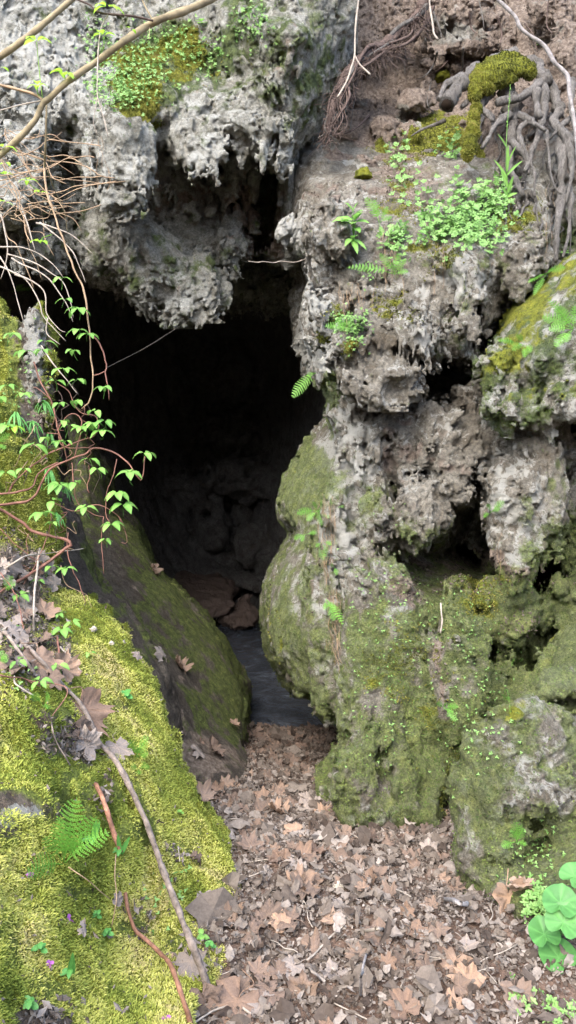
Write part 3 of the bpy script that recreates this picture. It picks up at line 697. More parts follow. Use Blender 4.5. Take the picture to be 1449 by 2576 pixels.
BM = dict(g=[.35, (900, 700, 160, 300, .10), (1050, 650, 260, 150, .35), (1100, 1150, 200, 160, .10), (850, 1100, 90, 110, .25), (760, 1210, 70, 110, .92), (830, 1000, 30, 60, .9), (760, 1450, 110, 150, .55), (700, 1600, 60, 130, .66), (900, 1700, 220, 260, .60), (1000, 1900, 260, 260, .66), (1160, 1850, 110, 220, .98), (1230, 1520, 120, 90, .92), (1320, 1640, 90, 120, .85), (1430, 1450, 90, 130, .85), (1060, 1350, 80, 60, .55), (900, 1330, 90, 90, .38),
              (930, 1240, 60, 70, .55), (880, 1480, 70, 90, .42), (1100, 1440, 80, 40, .6), (850, 1650, 50, 120, .5), (1110, 1700, 30, 120, .3), (1170, 1700, 40, 60, .55), (1010, 1350, 60, 60, .5)],
          y=[.0, (1000, 1650, 90, 110, .50), (1100, 1750, 70, 150, .35), (1220, 1500, 90, 60, .52), (1000, 500, 70, 100, .45), (880, 830, 40, 45, .5), (1000, 770, 50, 40, .5), (1330, 540, 60, 40, .6), (1110, 650, 80, 60, .45), (1000, 1000, 2, 2, 0), (700, 1600, 40, 100, .4), (1150, 1980, 60, 100, .4)],
          s=[.16, (1000, 1900, 300, 300, .1), (860, 480, 90, 50, .45), (1050, 480, 120, 90, .55), (1050, 1440, 70, 30, .85), (1000, 1470, 40, 25, .75), (1040, 1500, 40, 40, .7), (1210, 1430, 120, 45, .98), (1370, 1470, 60, 40, .95), (1300, 1590, 60, 50, .85), (1110, 1690, 16, 90, .8), (820, 1500, 12, 180, .5), (1100, 1100, 180, 160, .3), (1010, 1130, 50, 100, .4), (960, 660, 60, 70, .4)],
          l=[.36, (870, 1250, 60, 200, .60), (800, 850, 60, 160, .55), (820, 1480, 60, 100, .5), (1160, 690, 60, 50, .7), (1100, 860, 80, 60, .5), (1310, 1300, 100, 130, .45), (900, 2060, 60, 30, .5), (1100, 1800, 150, 200, .15), (720, 580, 40, 40, .8), (1300, 1480, 200, 60, .2)])
o = rock('rock_buttress', BT, M_MOSSROCK, (640, 1760, 370, 2340, 3.0, 6.2), dd=.019, blobs=BB, cuts=BC, masks=BM, seed=41)
tag(o, 'tall lumpy rock mass right of the cave mouth, bare above and mossy below', 'rock outcrop')

# boulder that leans out at the right edge
o = rock('boulder', [KA(poly=[(1370, 694), (1345, 729), (1312, 755), (1288, 765), (1266, 812), (1250, 842), (1244, 869), (1232, 934), (1240, 984), (1252, 1059), (1305, 1078), (1345, 1085), (1380, 1101), (1420, 1060), (1440, 1036), (1500, 1060), (1760, 1000), (1760, 560), (1500, 600), (1430, 640)], R=.34, thick=.9,
       ctrl=[(1260, 900, 4.1, .8), (1300, 800, 4.1, .5), (1400, 720, 4.1, .5), (1350, 900, 3.8, .6), (1450, 850, 3.75, .7), (1300, 1020, 3.95, .9), (1380, 1060, 3.95, 1.), (1450, 980, 3.85, 1.), (1700, 800, 3.8, .7), (1600, 600, 4.0, .6)])],
       M_ROCK, (1185, 1760, 560, 1140, 3.4, 4.9), dd=.016, blobs=[('c', 1360, 1060, 3.95, .08, 1375, 1090, 3.95, .03, .03), ('e', 1300, 1040, 3.95, .13, .08, .12, .04), ('e', 1440, 1000, 3.85, .12, .1, .12, .04), ('e', 1260, 930, 4.0, .09, .12, .1, .04)], cuts=[('e', 1350, 1015, 3.9, .05, .03, .2, .02), ('e', 1410, 1010, 3.85, .05, .02, .2, .02)],
       masks=dict(g=[.55, (1300, 1040, 150, 50, .5), (1430, 1060, 60, 40, .2)], y=[.3, (1310, 790, 70, 60, .78), (1290, 900, 60, 70, .6), (1420, 700, 80, 60, .6), (1380, 960, 120, 60, .35)], s=[.1], l=[.45, (1340, 860, 70, 80, .62), (1400, 1050, 80, 40, .5)]), seed=61)
tag(o, 'bulging boulder with yellow moss cap jutting in at the right edge', 'boulder')
# lower right boulder
o = rock('boulder', [KA(poly=[(1900, 1480), (1500, 1540), (1449, 1568), (1400, 1598), (1388, 1625), (1365, 1680), (1340, 1735), (1308, 1765), (1275, 1835), (1242, 1925), (1218, 1990), (1206, 2060), (1200, 2117), (1196, 2192), (1200, 2250), (1215, 2300), (1260, 2360), (1500, 2500), (1900, 2500)], R=.34, thick=1.6,
       ctrl=[(1440, 1600, 3.35, .05), (1380, 1680, 3.2, .08), (1340, 1720, 3.15, .1), (1300, 1800, 2.98, .2), (1240, 1850, 3.1, .2), (1200, 2000, 2.75, .3), (1350, 1950, 2.7, .28), (1440, 1850, 2.82, .28), (1180, 2200, 2.42, .2), (1280, 2060, 2.7, .3), (1350, 2130, 2.72, .2), (1440, 2050, 2.6, .4), (1420, 2200, 2.42, .2), (1280, 2260, 2.36, .15), (1280, 2340, 2.25, .15), (1700, 2000, 2.6, .4), (1700, 1600, 3.0, .1), (1700, 2400, 2.1, .3)])],
       M_MOSSROCK, (1070, 1860, 1470, 2520, 1.9, 4.6), dd=.013, du=4, blobs=[('e', 1370, 1900, 2.8, .17, .17, .14, .05), ('e', 1400, 2010, 2.68, .22, .07, .12, .04), ('e', 1255, 2090, 2.72, .10, .25, .13, .05), ('e', 1310, 1990, 2.75, .12, .05, .1, .03), ('e', 1430, 1760, 2.95, .15, .14, .12, .05)], cuts=[('e', 1345, 2080, 2.62, .13, .07, .15, .03), ('e', 1420, 2060, 2.55, .12, .02, .12, .03), ('e', 1400, 1770, 2.9, .05, .015, .08, .02)],
       masks=dict(g=[.64, (1420, 1640, 110, 70, .62), (1350, 1850, 70, 90, .5), (1400, 2000, 90, 40, .5), (1190, 2150, 40, 120, .5), (1380, 2150, 100, 90, .9), (1420, 1620, 80, 60, .9)], y=[.05, (1280, 1780, 50, 50, .5), (1200, 2150, 50, 110, .42), (1400, 1620, 80, 50, .35), (1250, 1900, 40, 60, .4)], s=[.30, (1400, 1620, 150, 90, .25), (1200, 2000, 60, 160, .4)], l=[.34, (1310, 1790, 30, 40, .6), (1340, 1950, 110, 110, .44), (1420, 2020, 60, 30, .5), (1400, 1640, 90, 70, .15)]), seed=71)
tag(o, 'squat mossy boulder with pale lichen crust at the lower right', 'boulder')
# small base boulder by the path
o = rock('boulder', [KA(poly=[(890, 1870), (855, 1885), (830, 1918), (812, 1960), (817, 2000), (838, 2030), (842, 2060), (845, 2120), (880, 2160), (960, 2160), (1010, 2100), (1000, 1950), (940, 1860)], R=.26, thick=.8, ctrl=[(830, 1960, 3.75, .3), (880, 1900, 3.7, .3), (900, 2000, 3.45, .3), (860, 2090, 3.4, .3), (970, 2090, 3.35, .2), (950, 1950, 3.6, .3)])],
       M_MOSSROCK, (790, 1030, 1810, 2180, 3.1, 4.5), dd=.014, masks=dict(g=[.85, (920, 2040, 50, 40, .6)], y=[.2], s=[.05], l=[.3]), seed=81)
tag(o, 'low mossy boulder at the foot of the rock mass beside the path', 'boulder')

# left mossy bank
BK = [KA(poly=[(-520, 760), (0, 775), (20, 790), (40, 812), (62, 842), (80, 868), (90, 900), (94, 930), (92, 970), (105, 1010), (112, 1090), (118, 1180), (130, 1280), (140, 1340), (132, 1420), (130, 1490), (200, 1503), (235, 1520), (270, 1548), (315, 1598), (320, 1638), (370, 1688), (400, 1748), (425, 1818), (455, 1868), (458, 1932),
         (472, 1957), (490, 1992), (502, 2037), (540, 2087), (590, 2157), (626, 2222), (620, 2277), (600, 2330), (580, 2370), (584, 2412), (560, 2460), (515, 2520), (500, 2576), (520, 2700), (560, 2950), (-520, 2950)], R=.22, rk=.4, thick=1.6,
       ctrl=[(-400, 2700, 1.0, .1), (0, 2576, 1.45, .12), (250, 2576, 1.68, .12), (480, 2576, 1.76, .1), (450, 2800, 1.6, .1), (0, 2200, 1.72, .15), (300, 2200, 2.1, .15), (150, 2380, 1.75, .12), (400, 2400, 2.12, .12), (520, 2350, 2.25, .15), (600, 2230, 2.52, .1), (560, 2400, 2.1, .1), (500, 2150, 2.6, .1), (400, 2100, 2.4, .12), (0, 1900, 2.05, .15), (130, 1950, 2.1, .15), (180, 1900, 2.35, .15), (250, 1900, 2.5, .15), (350, 1900, 2.6, .12), (450, 1910, 2.95, .1),
             (0, 1760, 2.15, .2), (120, 1800, 2.25, .15), (0, 1600, 2.55, .3), (120, 1600, 2.85, .3), (200, 1600, 3.0, .2), (310, 1620, 3.2, .1), (380, 1750, 3.05, .1), (0, 1450, 2.95, .4), (100, 1440, 3.35, .3), (140, 1490, 3.4, .2), (0, 1300, 3.25, .2), (130, 1300, 3.65, .2), (0, 1100, 3.5, .25), (120, 1100, 3.8, .3), (0, 950, 3.65, .2), (100, 900, 3.95, .5), (0, 780, 3.85, .25), (70, 820, 4.0, .3), (-400, 900, 3.2, .2), (-400, 1600, 2.0, .2), (-400, 2200, 1.2, .2), (60, 2050, 1.85, .1), (320, 2050, 2.3, .2), (240, 2300, 1.95, .25)])]
BKM = dict(g=[.75, (85, 900, 45, 170, .1), (100, 1150, 30, 120, .45), (60, 2040, 110, 50, .2), (60, 1480, 90, 120, .25), (90, 1650, 90, 90, .35), (170, 1850, 80, 60, .2), (100, 2540, 80, 40, .1)],
           y=[.80, (80, 930, 60, 210, .0), (0, 880, 25, 120, .8), (60, 2040, 120, 45, .15), (50, 1470, 100, 150, .3), (80, 1650, 110, 100, .4), (170, 1860, 70, 60, .35), (240, 2000, 20, 60, .3), (100, 2560, 70, 40, .1), (0, 2350, 30, 20, .2), (330, 2330, 50, 25, .3), (440, 2140, 50, 30, .35), (250, 1990, 25, 60, .2), (20, 1100, 60, 120, .5), (185, 2000, 14, 110, .25), (45, 2400, 30, 60, .3), (330, 2010, 14, 60, .3), (480, 2080, 25, 60, .55), (550, 2260, 40, 60, .6), (160, 2240, 60, 40, .55), (350, 2480, 30, 80, .6), (240, 2450, 70, 60, .62), (540, 2330, 30, 40, .45), (120, 1790, 50, 30, .35), (340, 2090, 25, 50, .35), (200, 2230, 40, 25, .4), (430, 2380, 30, 50, .4), (20, 2120, 50, 40, .4), (290, 1790, 30, 40, .5), (120, 2480, 60, 30, .4)],
           s=[.2, (90, 1080, 40, 120, .6), (80, 1640, 100, 100, .9), (40, 1450, 90, 130, .85), (170, 1860, 70, 50, .85), (245, 1990, 18, 60, .8), (350, 2340, 60, 20, .8), (330, 2270, 40, 30, .6), (440, 2150, 40, 25, .8), (100, 2560, 60, 30, .8), (500, 2420, 60, 60, .6)], l=[.15, (90, 880, 50, 150, .6), (60, 2040, 110, 45, .6)])
o = rock('mossy_bank', BK, M_BANK, (-520, 700, 690, 2960, .8, 4.6), dd=.016, masks=BKM, seed=91, cuts=[('c', 178, 1890, 2.2, .02, 188, 2110, 2.0, .03, .03), ('c', 20, 2330, 1.6, .02, 75, 2480, 1.5, .03, .03), ('c', 385, 2110, 2.35, .015, 425, 2290, 2.2, .02, .03), ('c', 60, 2140, 1.8, .01, 120, 2330, 1.7, .02, .03), ('c', 300, 1700, 2.95, .02, 380, 1900, 2.7, .02, .03), ('c', 300, 2330, 1.95, .02, 380, 2540, 1.78, .02, .03), ('e', 262, 2000, 2.35, .035, .14, .1, .05), ('e', 325, 2010, 2.4, .03, .1, .06, .04, -.4), ('e', 170, 1990, 2.05, .03, .3, .08, .06)], blobs=[('e', 75, 900, 3.9, .08, .2, .12, .05), ('e', 70, 1010, 3.85, .08, .12, .1, .04)])
tag(o, 'steep bank thickly covered in bright yellow-green moss, on the left', kind='structure')
# two slabs on the left of the opening
o = rock('rock_slab', [KA(poly=[(100, 1200), (150, 1250), (190, 1340), (225, 1403), (245, 1463), (285, 1493), (330, 1558), (370, 1628), (410, 1698), (427, 1763), (445, 1800), (452, 1830), (456, 1920), (470, 2040), (300, 2040), (100, 1700)], R=.25, thick=.9,
       ctrl=[(180, 1350, 4.4, .05), (130, 1250, 4.5, .1), (240, 1480, 4.3, .05), (330, 1580, 4.25, .05), (300, 1650, 4.1, .05), (400, 1720, 4.1, .05), (440, 1850, 3.9, .05), (420, 1980, 3.7, .05), (200, 1600, 4.0, .05)])], M_DARKROCK, (80, 490, 1180, 2060, 3.4, 5.4), dd=.016,
       masks=dict(g=[.30, (240, 1430, 30, 60, .75), (370, 1620, 30, 60, .62), (300, 1550, 30, 40, .6)], y=[.0], s=[.3], l=[.1]), seed=101)
tag(o, 'narrow brown rock ridge between the bright moss bank and the larger slab', 'rock slab')
o = rock('rock_slab', [KA(poly=[(190, 1060), (235, 1120), (265, 1200), (276, 1285), (300, 1298), (330, 1315), (352, 1335), (370, 1373), (400, 1433), (440, 1478), (485, 1538), (520, 1580), (552, 1618), (588, 1678), (605, 1720), (612, 1763), (608, 1813), (620, 1848), (622, 1900), (640, 1960), (650, 1990), (600, 2010), (520, 2080), (420, 2080), (150, 1500)], R=.33, thick=1.6,
       ctrl=[(250, 1200, 6.4, .1), (300, 1330, 6.2, .08), (230, 1380, 5.6, .08), (360, 1450, 5.9, .08), (300, 1500, 5.1, .06), (450, 1550, 5.8, .06), (400, 1650, 4.9, .06), (540, 1680, 5.6, .06), (600, 1780, 5.4, .06), (500, 1800, 4.8, .08), (450, 1800, 4.5, .1), (480, 1950, 4.2, .1), (560, 1900, 4.5, .08), (630, 1960, 4.35, .06), (560, 1970, 4.2, .08), (470, 2050, 4.0, .1)])], M_DARKROCK, (140, 680, 1040, 2100, 3.6, 7.8), dd=.022,
       masks=dict(g=[.54, (340, 1380, 70, 60, .78), (430, 1480, 50, 70, .75), (520, 1620, 60, 80, .75), (585, 1750, 25, 110, 1.0), (500, 1700, 60, 90, .6), (480, 1800, 30, 60, .6), (420, 1780, 40, 100, .05), (520, 1900, 80, 50, .1), (280, 1450, 60, 90, .3), (610, 1940, 40, 50, .35)], y=[.0, (590, 1720, 20, 60, .25)], s=[.3, (440, 1830, 30, 100, .8), (520, 1910, 70, 40, .7)], l=[.1]), seed=111,
       cuts=[('e', 395, 1502, 5.6, .05, .02, .1, .02), ('e', 443, 1556, 5.6, .03, .04, .1, .02)])
tag(o, 'large smooth slab with a green mossy crest sloping down beside the path', 'rock slab')

# ---------------------------------------------------------------- the cave behind
CV = [KA(poly=[(-700, -700), (2200, -700), (2200, 3000), (-700, 3000)], R=.01, thick=40., ctrl=[(-500, -400, 6.6, .7), (-500, 800, 6.0, .7), (-500, 1600, 5.6, .5), (500, -500, 7.2, .7), (1300, -500, 7.2, .7), (1900, 0, 6.2, .7), (1900, 1200, 5.0, .5), (100, 400, 7.0, .7), (400, 500, 8.2, .7), (700, 500, 8.4, .7), (1000, 500, 7.4, .7),
      (150, 900, 7.4, .8), (400, 800, 10.3, .8), (600, 900, 11.2, .9), (600, 1050, 11.4, 1), (450, 1200, 11.2, 1), (650, 1250, 10.8, 1), (300, 1150, 9.0, .8), (750, 900, 9.5, .8), (900, 1000, 6.5, .8), (800, 1300, 8.5, .7), (480, 1380, 10.8, .9), (620, 1420, 10.9, .9), (150, 1400, 6.8, .5), (1100, 1500, 6.0, .5), (700, 1600, 9.6, .5), (620, 1600, 10.8, .4), (400, 1700, 8.4, .3), (900, 1800, 7.2, .3), (500, 1900, 8.2, .2), (100, 2000, 6., .3), (1400, 2000, 5.5, .3), (700, 2400, 7.5, .2)])]
CVB = [('e', 600, 930, 10.9, .35, .4, .4, .15), ('e', 590, 1090, 11.1, .55, .3, .45, .15), ('e', 640, 1210, 10.7, .7, .3, .45, .15), ('e', 420, 1300, 10.9, .3, .5, .3, .15), ('e', 540, 1330, 10.9, .3, .35, .3, .1), ('e', 640, 1370, 10.6, .3, .35, .3, .1), ('e', 500, 1240, 11., .4, .3, .4, .1)]
o = rock('cave', CV, M_CAVE, (-640, 2100, -640, 2900, 4.5, 12.2), du=11, dd=.06, blobs=CVB, seed=121, masks=dict(g=[.0], y=[.0], s=[.2], l=[.1]))
tag(o, 'dark lumpy back walls and roof inside the cave', kind='structure')
ground()

def water():
    n = NT('pool_water'); P = n.pos()
    n.col(n.ramp(n.noise(2.2, 6, .7, P, 1.5), [(.35, (.032, .038, .048)), (.57, (.075, .088, .11)), (.70, (.20, .23, .27))]), .08, .8)
    h = n.math('ADD', n.noise(5, 4, .6, P, 1.0), n.math('MULTIPLY', n.noise(40, 2, .5, P), .12))
    n.l(n.bump(h, .5, .05), n.b.inputs['Normal'])
    X = np.linspace(-4.5, 4, 60); Y = np.linspace(6.2, 13, 50); XX, YY = np.meshgrid(X, Y, indexing='ij')
    ZZ = POOLZ + .004 * vn(XX * 4, YY * 4, 0 * XX, 5)
    m = 50; i = np.arange(59)[:, None] * m; j = np.arange(49)[None]
    q = np.stack([i + j, i + m + j, i + m + j + 1, i + j + 1], -1).reshape(-1, 4)
    o = MB().add(np.stack([XX, YY, ZZ], -1), q).build('pool_water', n.m)
    tag(o, 'shallow dark grey pool on the cave floor', kind='structure')
water()
def mudbank():
    # a tongue of wet mud that runs down into the pool, and its stone
    prof = [(330, 1375, 10.9), (400, 1392, 10.7), (470, 1425, 10.5), (520, 1440, 10.3), (575, 1458, 10.1), (598, 1480, 9.9), (580, 1515, 9.6), (540, 1545, 9.5), (495, 1560, 9.3), (420, 1620, 9.0), (330, 1600, 9.2), (300, 1450, 10.2)]
    Z = [(prof[k][0], prof[k][1], prof[k][2], .15) for k in range(len(prof))] + [(450, 1480, 9.75, .1), (520, 1490, 9.8, .1)]
    n = NT('wet_mud'); P = n.pos()
    n.col(n.ramp(n.noise(6, 6, .65, P), [(.3, (.085, .060, .047)), (.7, (.155, .112, .09))]), .6, .35)
    n.l(n.bump(n.noise(14, 6, .7, P), .7, .05), n.b.inputs['Normal'])
    o = rock('mud_bank', [KA(poly=[p[:2] for p in prof], R=.2, rk=.6, thick=.8, ctrl=Z)], n.m, (280, 620, 1350, 1650, 8.6, 12.), du=5, dd=.03, seed=131)
    tag(o, 'brown mud bank sloping into the pool deep in the cave', kind='structure')
    o = rock('stone', [KA(poly=[(548, 1570), (556, 1540), (590, 1530), (600, 1506), (625, 1502), (640, 1530), (655, 1560), (640, 1580), (590, 1592)], R=.2, thick=.5, ctrl=[(560, 1560, 9.6, .5), (620, 1530, 9.5, .5), (600, 1580, 9.4, .5), (640, 1560, 9.5, .5)])], n.m, (535, 670, 1490, 1600, 9.1, 10.3), du=4, dd=.025, seed=141)
    tag(o, 'lumpy muddy stone standing in the water inside the cave', 'stone')
    o = rock('ledge', [KA(poly=[(380, 1392), (430, 1398), (500, 1424), (600, 1440), (700, 1440), (800, 1430), (800, 1480), (640, 1492), (600, 1478), (500, 1446), (400, 1410)], R=.1, thick=.3, ctrl=[(400, 1400, 10.9, .2), (600, 1460, 10.4, .2), (700, 1460, 10.3, .2)])], M_CAVE, (370, 810, 1380, 1500, 9.9, 11.6), du=5, dd=.03, seed=151)
    tag(o, 'low rock ledge where the stream enters at the back of the cave', kind='structure')
mudbank()
print('rocks done', round(time.time() - T0, 1))
# ---------------------------------------------------------------- plants and small things
def nz(v):
    v = np.asarray(v, float); return v / (np.linalg.norm(v) + 1e-9)
def rv(s=1.0): return RNG.normal(size=3) * s
DOWN = np.array([0, 0, -1.]); CAMP = np.array([0, 0, CAMZ])
PROF = dict(ovate=[(0, .0), (.12, .55), (.3, .95), (.48, 1.), (.68, .78), (.85, .40), (1, 0.)], obov=[(0, .12), (.3, .4), (.6, .9), (.8, 1.), (.93, .75), (1, .25)],
            strap=[(0, .6), (.3, 1.), (.6, .85), (.85, .5), (1, 0)], round=[(0, .35), (.15, .8), (.4, 1.), (.7, .9), (.9, .5), (1, .1)])
def blade(mb, b, d, n, L, Wd, prof='ovate', droop=.5, fold=.25, shade=.5, wav=0.0):
    pr = PROF[prof]; b = np.asarray(b, float); d = nz(d); n = nz(n - d * np.dot(n, d))
    s = np.cross(d, n); P = []; G = []; p = b.copy(); t0 = 0; dd = d.copy()
    for t, w in pr:
        dd = nz(dd + DOWN * droop * (t - t0)); p = p + dd * L * (t - t0); t0 = t
        nn = nz(n - dd * np.dot(n, dd)); k = Wd * .5 * w; wv = wav * Wd * math.sin(t * 17 + shade * 9)
        P += [p - s * k + nn * (k * fold + wv), p, p + s * k + nn * (k * fold - wv)]
        G += [0, .8, 0]
    m = len(pr); i = np.arange(m - 1) * 3
    q = np.concatenate([np.stack([i, i + 3, i + 4, i + 1], -1), np.stack([i + 1, i + 4, i + 5, i + 2], -1)])
    c = np.zeros((len(P), 4), np.float32); c[:, 0] = shade; c[:, 1] = G; c[:, 3] = 1
    mb.add(np.array(P), q, None, c)

def frond(mb, b, d, n, L, wid, droop=.7, shade=.5, npin=15):
    b = np.asarray(b, float); d = nz(d); n = nz(n - d * np.dot(n, d)); s = np.cross(d, n)
    pts = [b]; dirs = [d]; dd = d; N = npin + 3; V = []; Q = []; C = []
    for k in range(N):
        dd = nz(dd + DOWN * droop / N); pts.append(pts[-1] + dd * L / N); dirs.append(dd)
    tube(mb, np.array(pts), np.linspace(.0013, .0005, N + 1), 4, (.25, .6, 0, 1))
    for k in range(3, N + 1):
        t = (k - 3) / (N - 3); ln = wid * .5 * (math.sin(math.pi * min(1, .22 + t * .78)) ** .8 + .04)
        if t > .97: ln *= .5
        nn = nz(n - dirs[k] * np.dot(n, dirs[k]))
        for sg in (-1, 1):
            pd = nz(s * sg + dirs[k] * .42 + rv(.06)); q0 = pts[k]; m = max(3, int(ln / .0055))
            perp = nz(np.cross(pd, nn))
            for j in range(m):
                u = (j + .3) / m; pw = ln / m * 1.05; hl = min(L / N * .34, ln * .36) * (1 - u * .75) + .0006
                c0 = q0 + pd * ln * u + nn * ln * (.12 * u - .25 * u * u)
                for sg2 in (-1, 1):
                    i = len(V)
                    V += [c0, c0 + perp * sg2 * hl * .6 + pd * pw * -.15, c0 + perp * sg2 * hl + pd * pw * .5, c0 + perp * sg2 * hl * .4 + pd * pw * .95]
                    Q.append([i, i + 1, i + 2, i + 3]); C += [[min(1, max(0, shade + RNG.normal() * .1)), 0, 0, 1]] * 4
    mb.add(np.array(V), np.array(Q), None, np.array(C))

def fern(u, v, fronds, label, off=.01, dist=None):
    """fronds: (tip u, tip v, width m)"""
    p, nr, d = hit(u, v, off)
    d -= .015
    if dist: d = dist; p = W(u, v, d).astype(float)
    r = empty('fern', p); tag(r, label, 'fern', 'small ferns on the rocks')
    for tu, tv, wd in fronds:
        tip = W(tu, tv, min(d - .05, (hit(tu, tv)[2] - .035) if dist is None else 99)).astype(float); dv = tip - p; L = np.linalg.norm(dv)
        mb = MB(); n0 = nz(nz(CAMP - p) + np.array([0, 0, .5]) + rv(.2))
        frond(mb, rv(.003), dv / L - DOWN * .25, n0, L * 1.08, min(wd, L * .42), .5, RNG.uniform(.3, .8), int(min(11, max(6, L / .016))))
        mb.build('frond', M_FERN, r)
    return r
fern(160, 2172, [(75, 2187, .065), (122, 2108, .08), (150, 2070, .085), (188, 2020, .09), (262, 2094, .06), (228, 2060, .07), (180, 2120, .05)], 'largest fern, spreading fronds on the bright moss of the left bank')
fern(345, 1905, [(322, 1862, .04), (375, 1850, .045), (350, 1880, .04), (370, 1895, .04)], 'fern on the right edge of the moss bank below the thin green seedling')
fern(348, 1935, [(330, 1925, .03), (372, 1925, .035), (350, 1945, .035)], 'lowest fern on the right edge of the moss bank')
fern(112, 1770, [(85, 1745, .045), (122, 1745, .05), (118, 1780, .04)], 'small fern beside the largest dead leaf on the bank')
fern(8, 1490, [(38, 1470, .045), (30, 1450, .04)], 'small fern in the dead leaves at the left edge')
fern(-5, 1660, [(18, 1650, .04), (20, 1665, .03)], 'tiny fern at the left edge below the dead leaf pile')
fern(-8, 1120, [(22, 1090, .07), (14, 1130, .06)], 'fern half cut off by the left edge, beside the leafy shrub', off=.03)
fern(30, 735, [(88, 728, .05), (60, 715, .035)], 'fern growing on top of the left rock under the thin twigs', off=.03)
fern(800, 1285, [(750, 1290, .09), (772, 1310, .08), (790, 1262, .07), (835, 1262, .08), (862, 1272, .07), (825, 1300, .07), (810, 1320, .06)], 'bushy fern on the crest of the mossy bulge beside the cave', off=.02)
fern(770, 1345, [(742, 1355, .05), (795, 1340, .05), (760, 1362, .05)], 'fern just below the bushy fern on the mossy bulge')
fern(812, 1365, [(798, 1375, .05), (832, 1370, .05), (812, 1402, .06)], 'narrow fern hanging in the groove of the rock mass, above the others in it')
fern(842, 1425, [(850, 1445, .035), (832, 1418, .03)], 'very small fern in the groove between two larger ones')
fern(820, 1508, [(840, 1560, .055), (862, 1568, .05), (838, 1535, .05), (818, 1530, .04)], 'drooping fern at the lower end of the groove in the rock mass')
fern(795, 938, [(740, 998, .075), (772, 945, .04)], 'single fern frond hanging into the dark cave mouth', dist=4.38)
fern(955, 560, [(922, 500, .08), (945, 505, .07), (972, 520, .08), (985, 545, .08), (962, 590, .06)], 'light green fern behind the broad-leaved plant', off=.04)
fern(990, 690, [(880, 672, .055), (1000, 640, .07), (1018, 652, .06), (1025, 680, .05), (985, 665, .06), (960, 640, .05)], 'fern with one long frond reaching left below the stonecrop', off=.03)
fern(1440, 830, [(1370, 800, .07), (1385, 755, .05), (1385, 830, .07), (1400, 870, .08), (1425, 858, .08), (1400, 775, .06), (1445, 770, .08)], 'large fern on the mossy boulder at the right edge', off=.03)
fern(1318, 868, [(1255, 855, .04), (1290, 880, .05), (1335, 885, .05), (1300, 845, .04), (1320, 895, .05)], 'dark little fern on the yellow moss of the jutting boulder', off=.02)
fern(1375, 690, [(1330, 712, .045), (1345, 740, .04), (1395, 678, .05), (1420, 675, .05)], 'fern in the crack above the jutting boulder', off=.02)
fern(1232, 1290, [(1262, 1262, .06), (1215, 1298, .05), (1225, 1268, .05), (1255, 1280, .05)], 'fern on the big hanging stalactite block at the right', off=.02)
fern(1115, 1780, [(1098, 1768, .04), (1122, 1768, .04), (1146, 1812, .055), (1140, 1790, .04), (1150, 1775, .035)], 'fern in the hollow at the middle of the mossy rock mass', off=.02)
fern(1300, 1665, [(1292, 1652, .04), (1315, 1655, .035), (1288, 1670, .03)], 'small fern above the lower right boulder')
fern(1268, 1760, [(1262, 1745, .04), (1280, 1752, .035), (1285, 1765, .03)], 'small fern on the shoulder of the lower right boulder')
fern(1300, 2120, [(1268, 2130, .05), (1285, 2088, .05), (1318, 2082, .04), (1322, 2125, .05), (1300, 2070, .05)], 'fern in the recess of the lower right boulder', off=.02)
fern(880, 830, [(820, 818, .05), (845, 805, .04), (875, 802, .04)], 'feathery fern over the round green patch on the rock mass', off=.02)

# --- leafy shrub with red stems hanging in front of the cave
def sd(v, dmax=3.3, off=.07):
    return [float(min(dmax, hit(a, b)[2] - off)) for a, b in v]
def stemline(uv, dmax=3.3, off=.07):
    ds = sd(uv, dmax, off); ds = list(np.convolve(np.pad(ds, 1, 'edge'), [.25, .5, .25], 'valid'))
    return spline([W(a, b, dd) for (a, b), dd in zip(uv, ds)], .02)
def leafcluster(parent, u, v, d, size, n=4, mat=None, name='leaf_cluster', lift=.35, twig=None):
    p = W(u, v, d).astype(float); mb = MB(); a0 = RNG.uniform(0, 6.28)
    q = p - np.array([0, 0, -1]) * 0
    if twig is not None:
        tp = W(twig[0], twig[1], d + .02).astype(float)
        tube(mb, spline([tp, (tp + p) / 2 + rv(.006), p], .01), .0014, 4, (.1, .0, 0, 1))
    for k in range(n):
        a = a0 + 6.283 * k / n + RNG.normal() * .25
        d3 = np.array([math.cos(a), math.sin(a) * .8 - .25, lift * RNG.uniform(.2, 1.2)])
        L = size * RNG.uniform(.75, 1.1)
        blade(mb, p + nz(d3) * .006, d3, np.array([0, -.25, 1.]) + rv(.12), L, L * .52, 'ovate', 1.5, .22, RNG.uniform(.1, .9), .03)
    for v_ in mb.v: v_ -= p.astype(np.float32)
    o = mb.build(name, mat or M_LEAF, parent); o.location = p - np.array(parent.location); return o
def part_tube(parent, name, pts, r, mat, seg=8, knob=.15, seed=1):
    mb = MB(); tube(mb, pts, r, seg, knob=knob, seed=seed)
    for v_ in mb.v: v_ -= np.array(parent.location, dtype=np.float32)
    return mb.build(name, mat, parent)
def wander(u0, v0, u1, v1, d, amp, n=6):
    t = np.linspace(0, 1, n); w = np.cumsum(RNG.normal(size=(n, 3)), 0); w -= t[:, None] * w[-1]
    return spline([W(u0 + (u1 - u0) * a + amp * w[k, 0], v0 + (v1 - v0) * a + amp * w[k, 1], d + .02 * w[k, 2]) for k, a in enumerate(t)], .02)
sh = empty('leafy_shrub', W(-20, 1500, 2.7))
tag(sh, 'sprawling shrub of thin red stems and paired green leaves hanging before the cave', 'shrub')
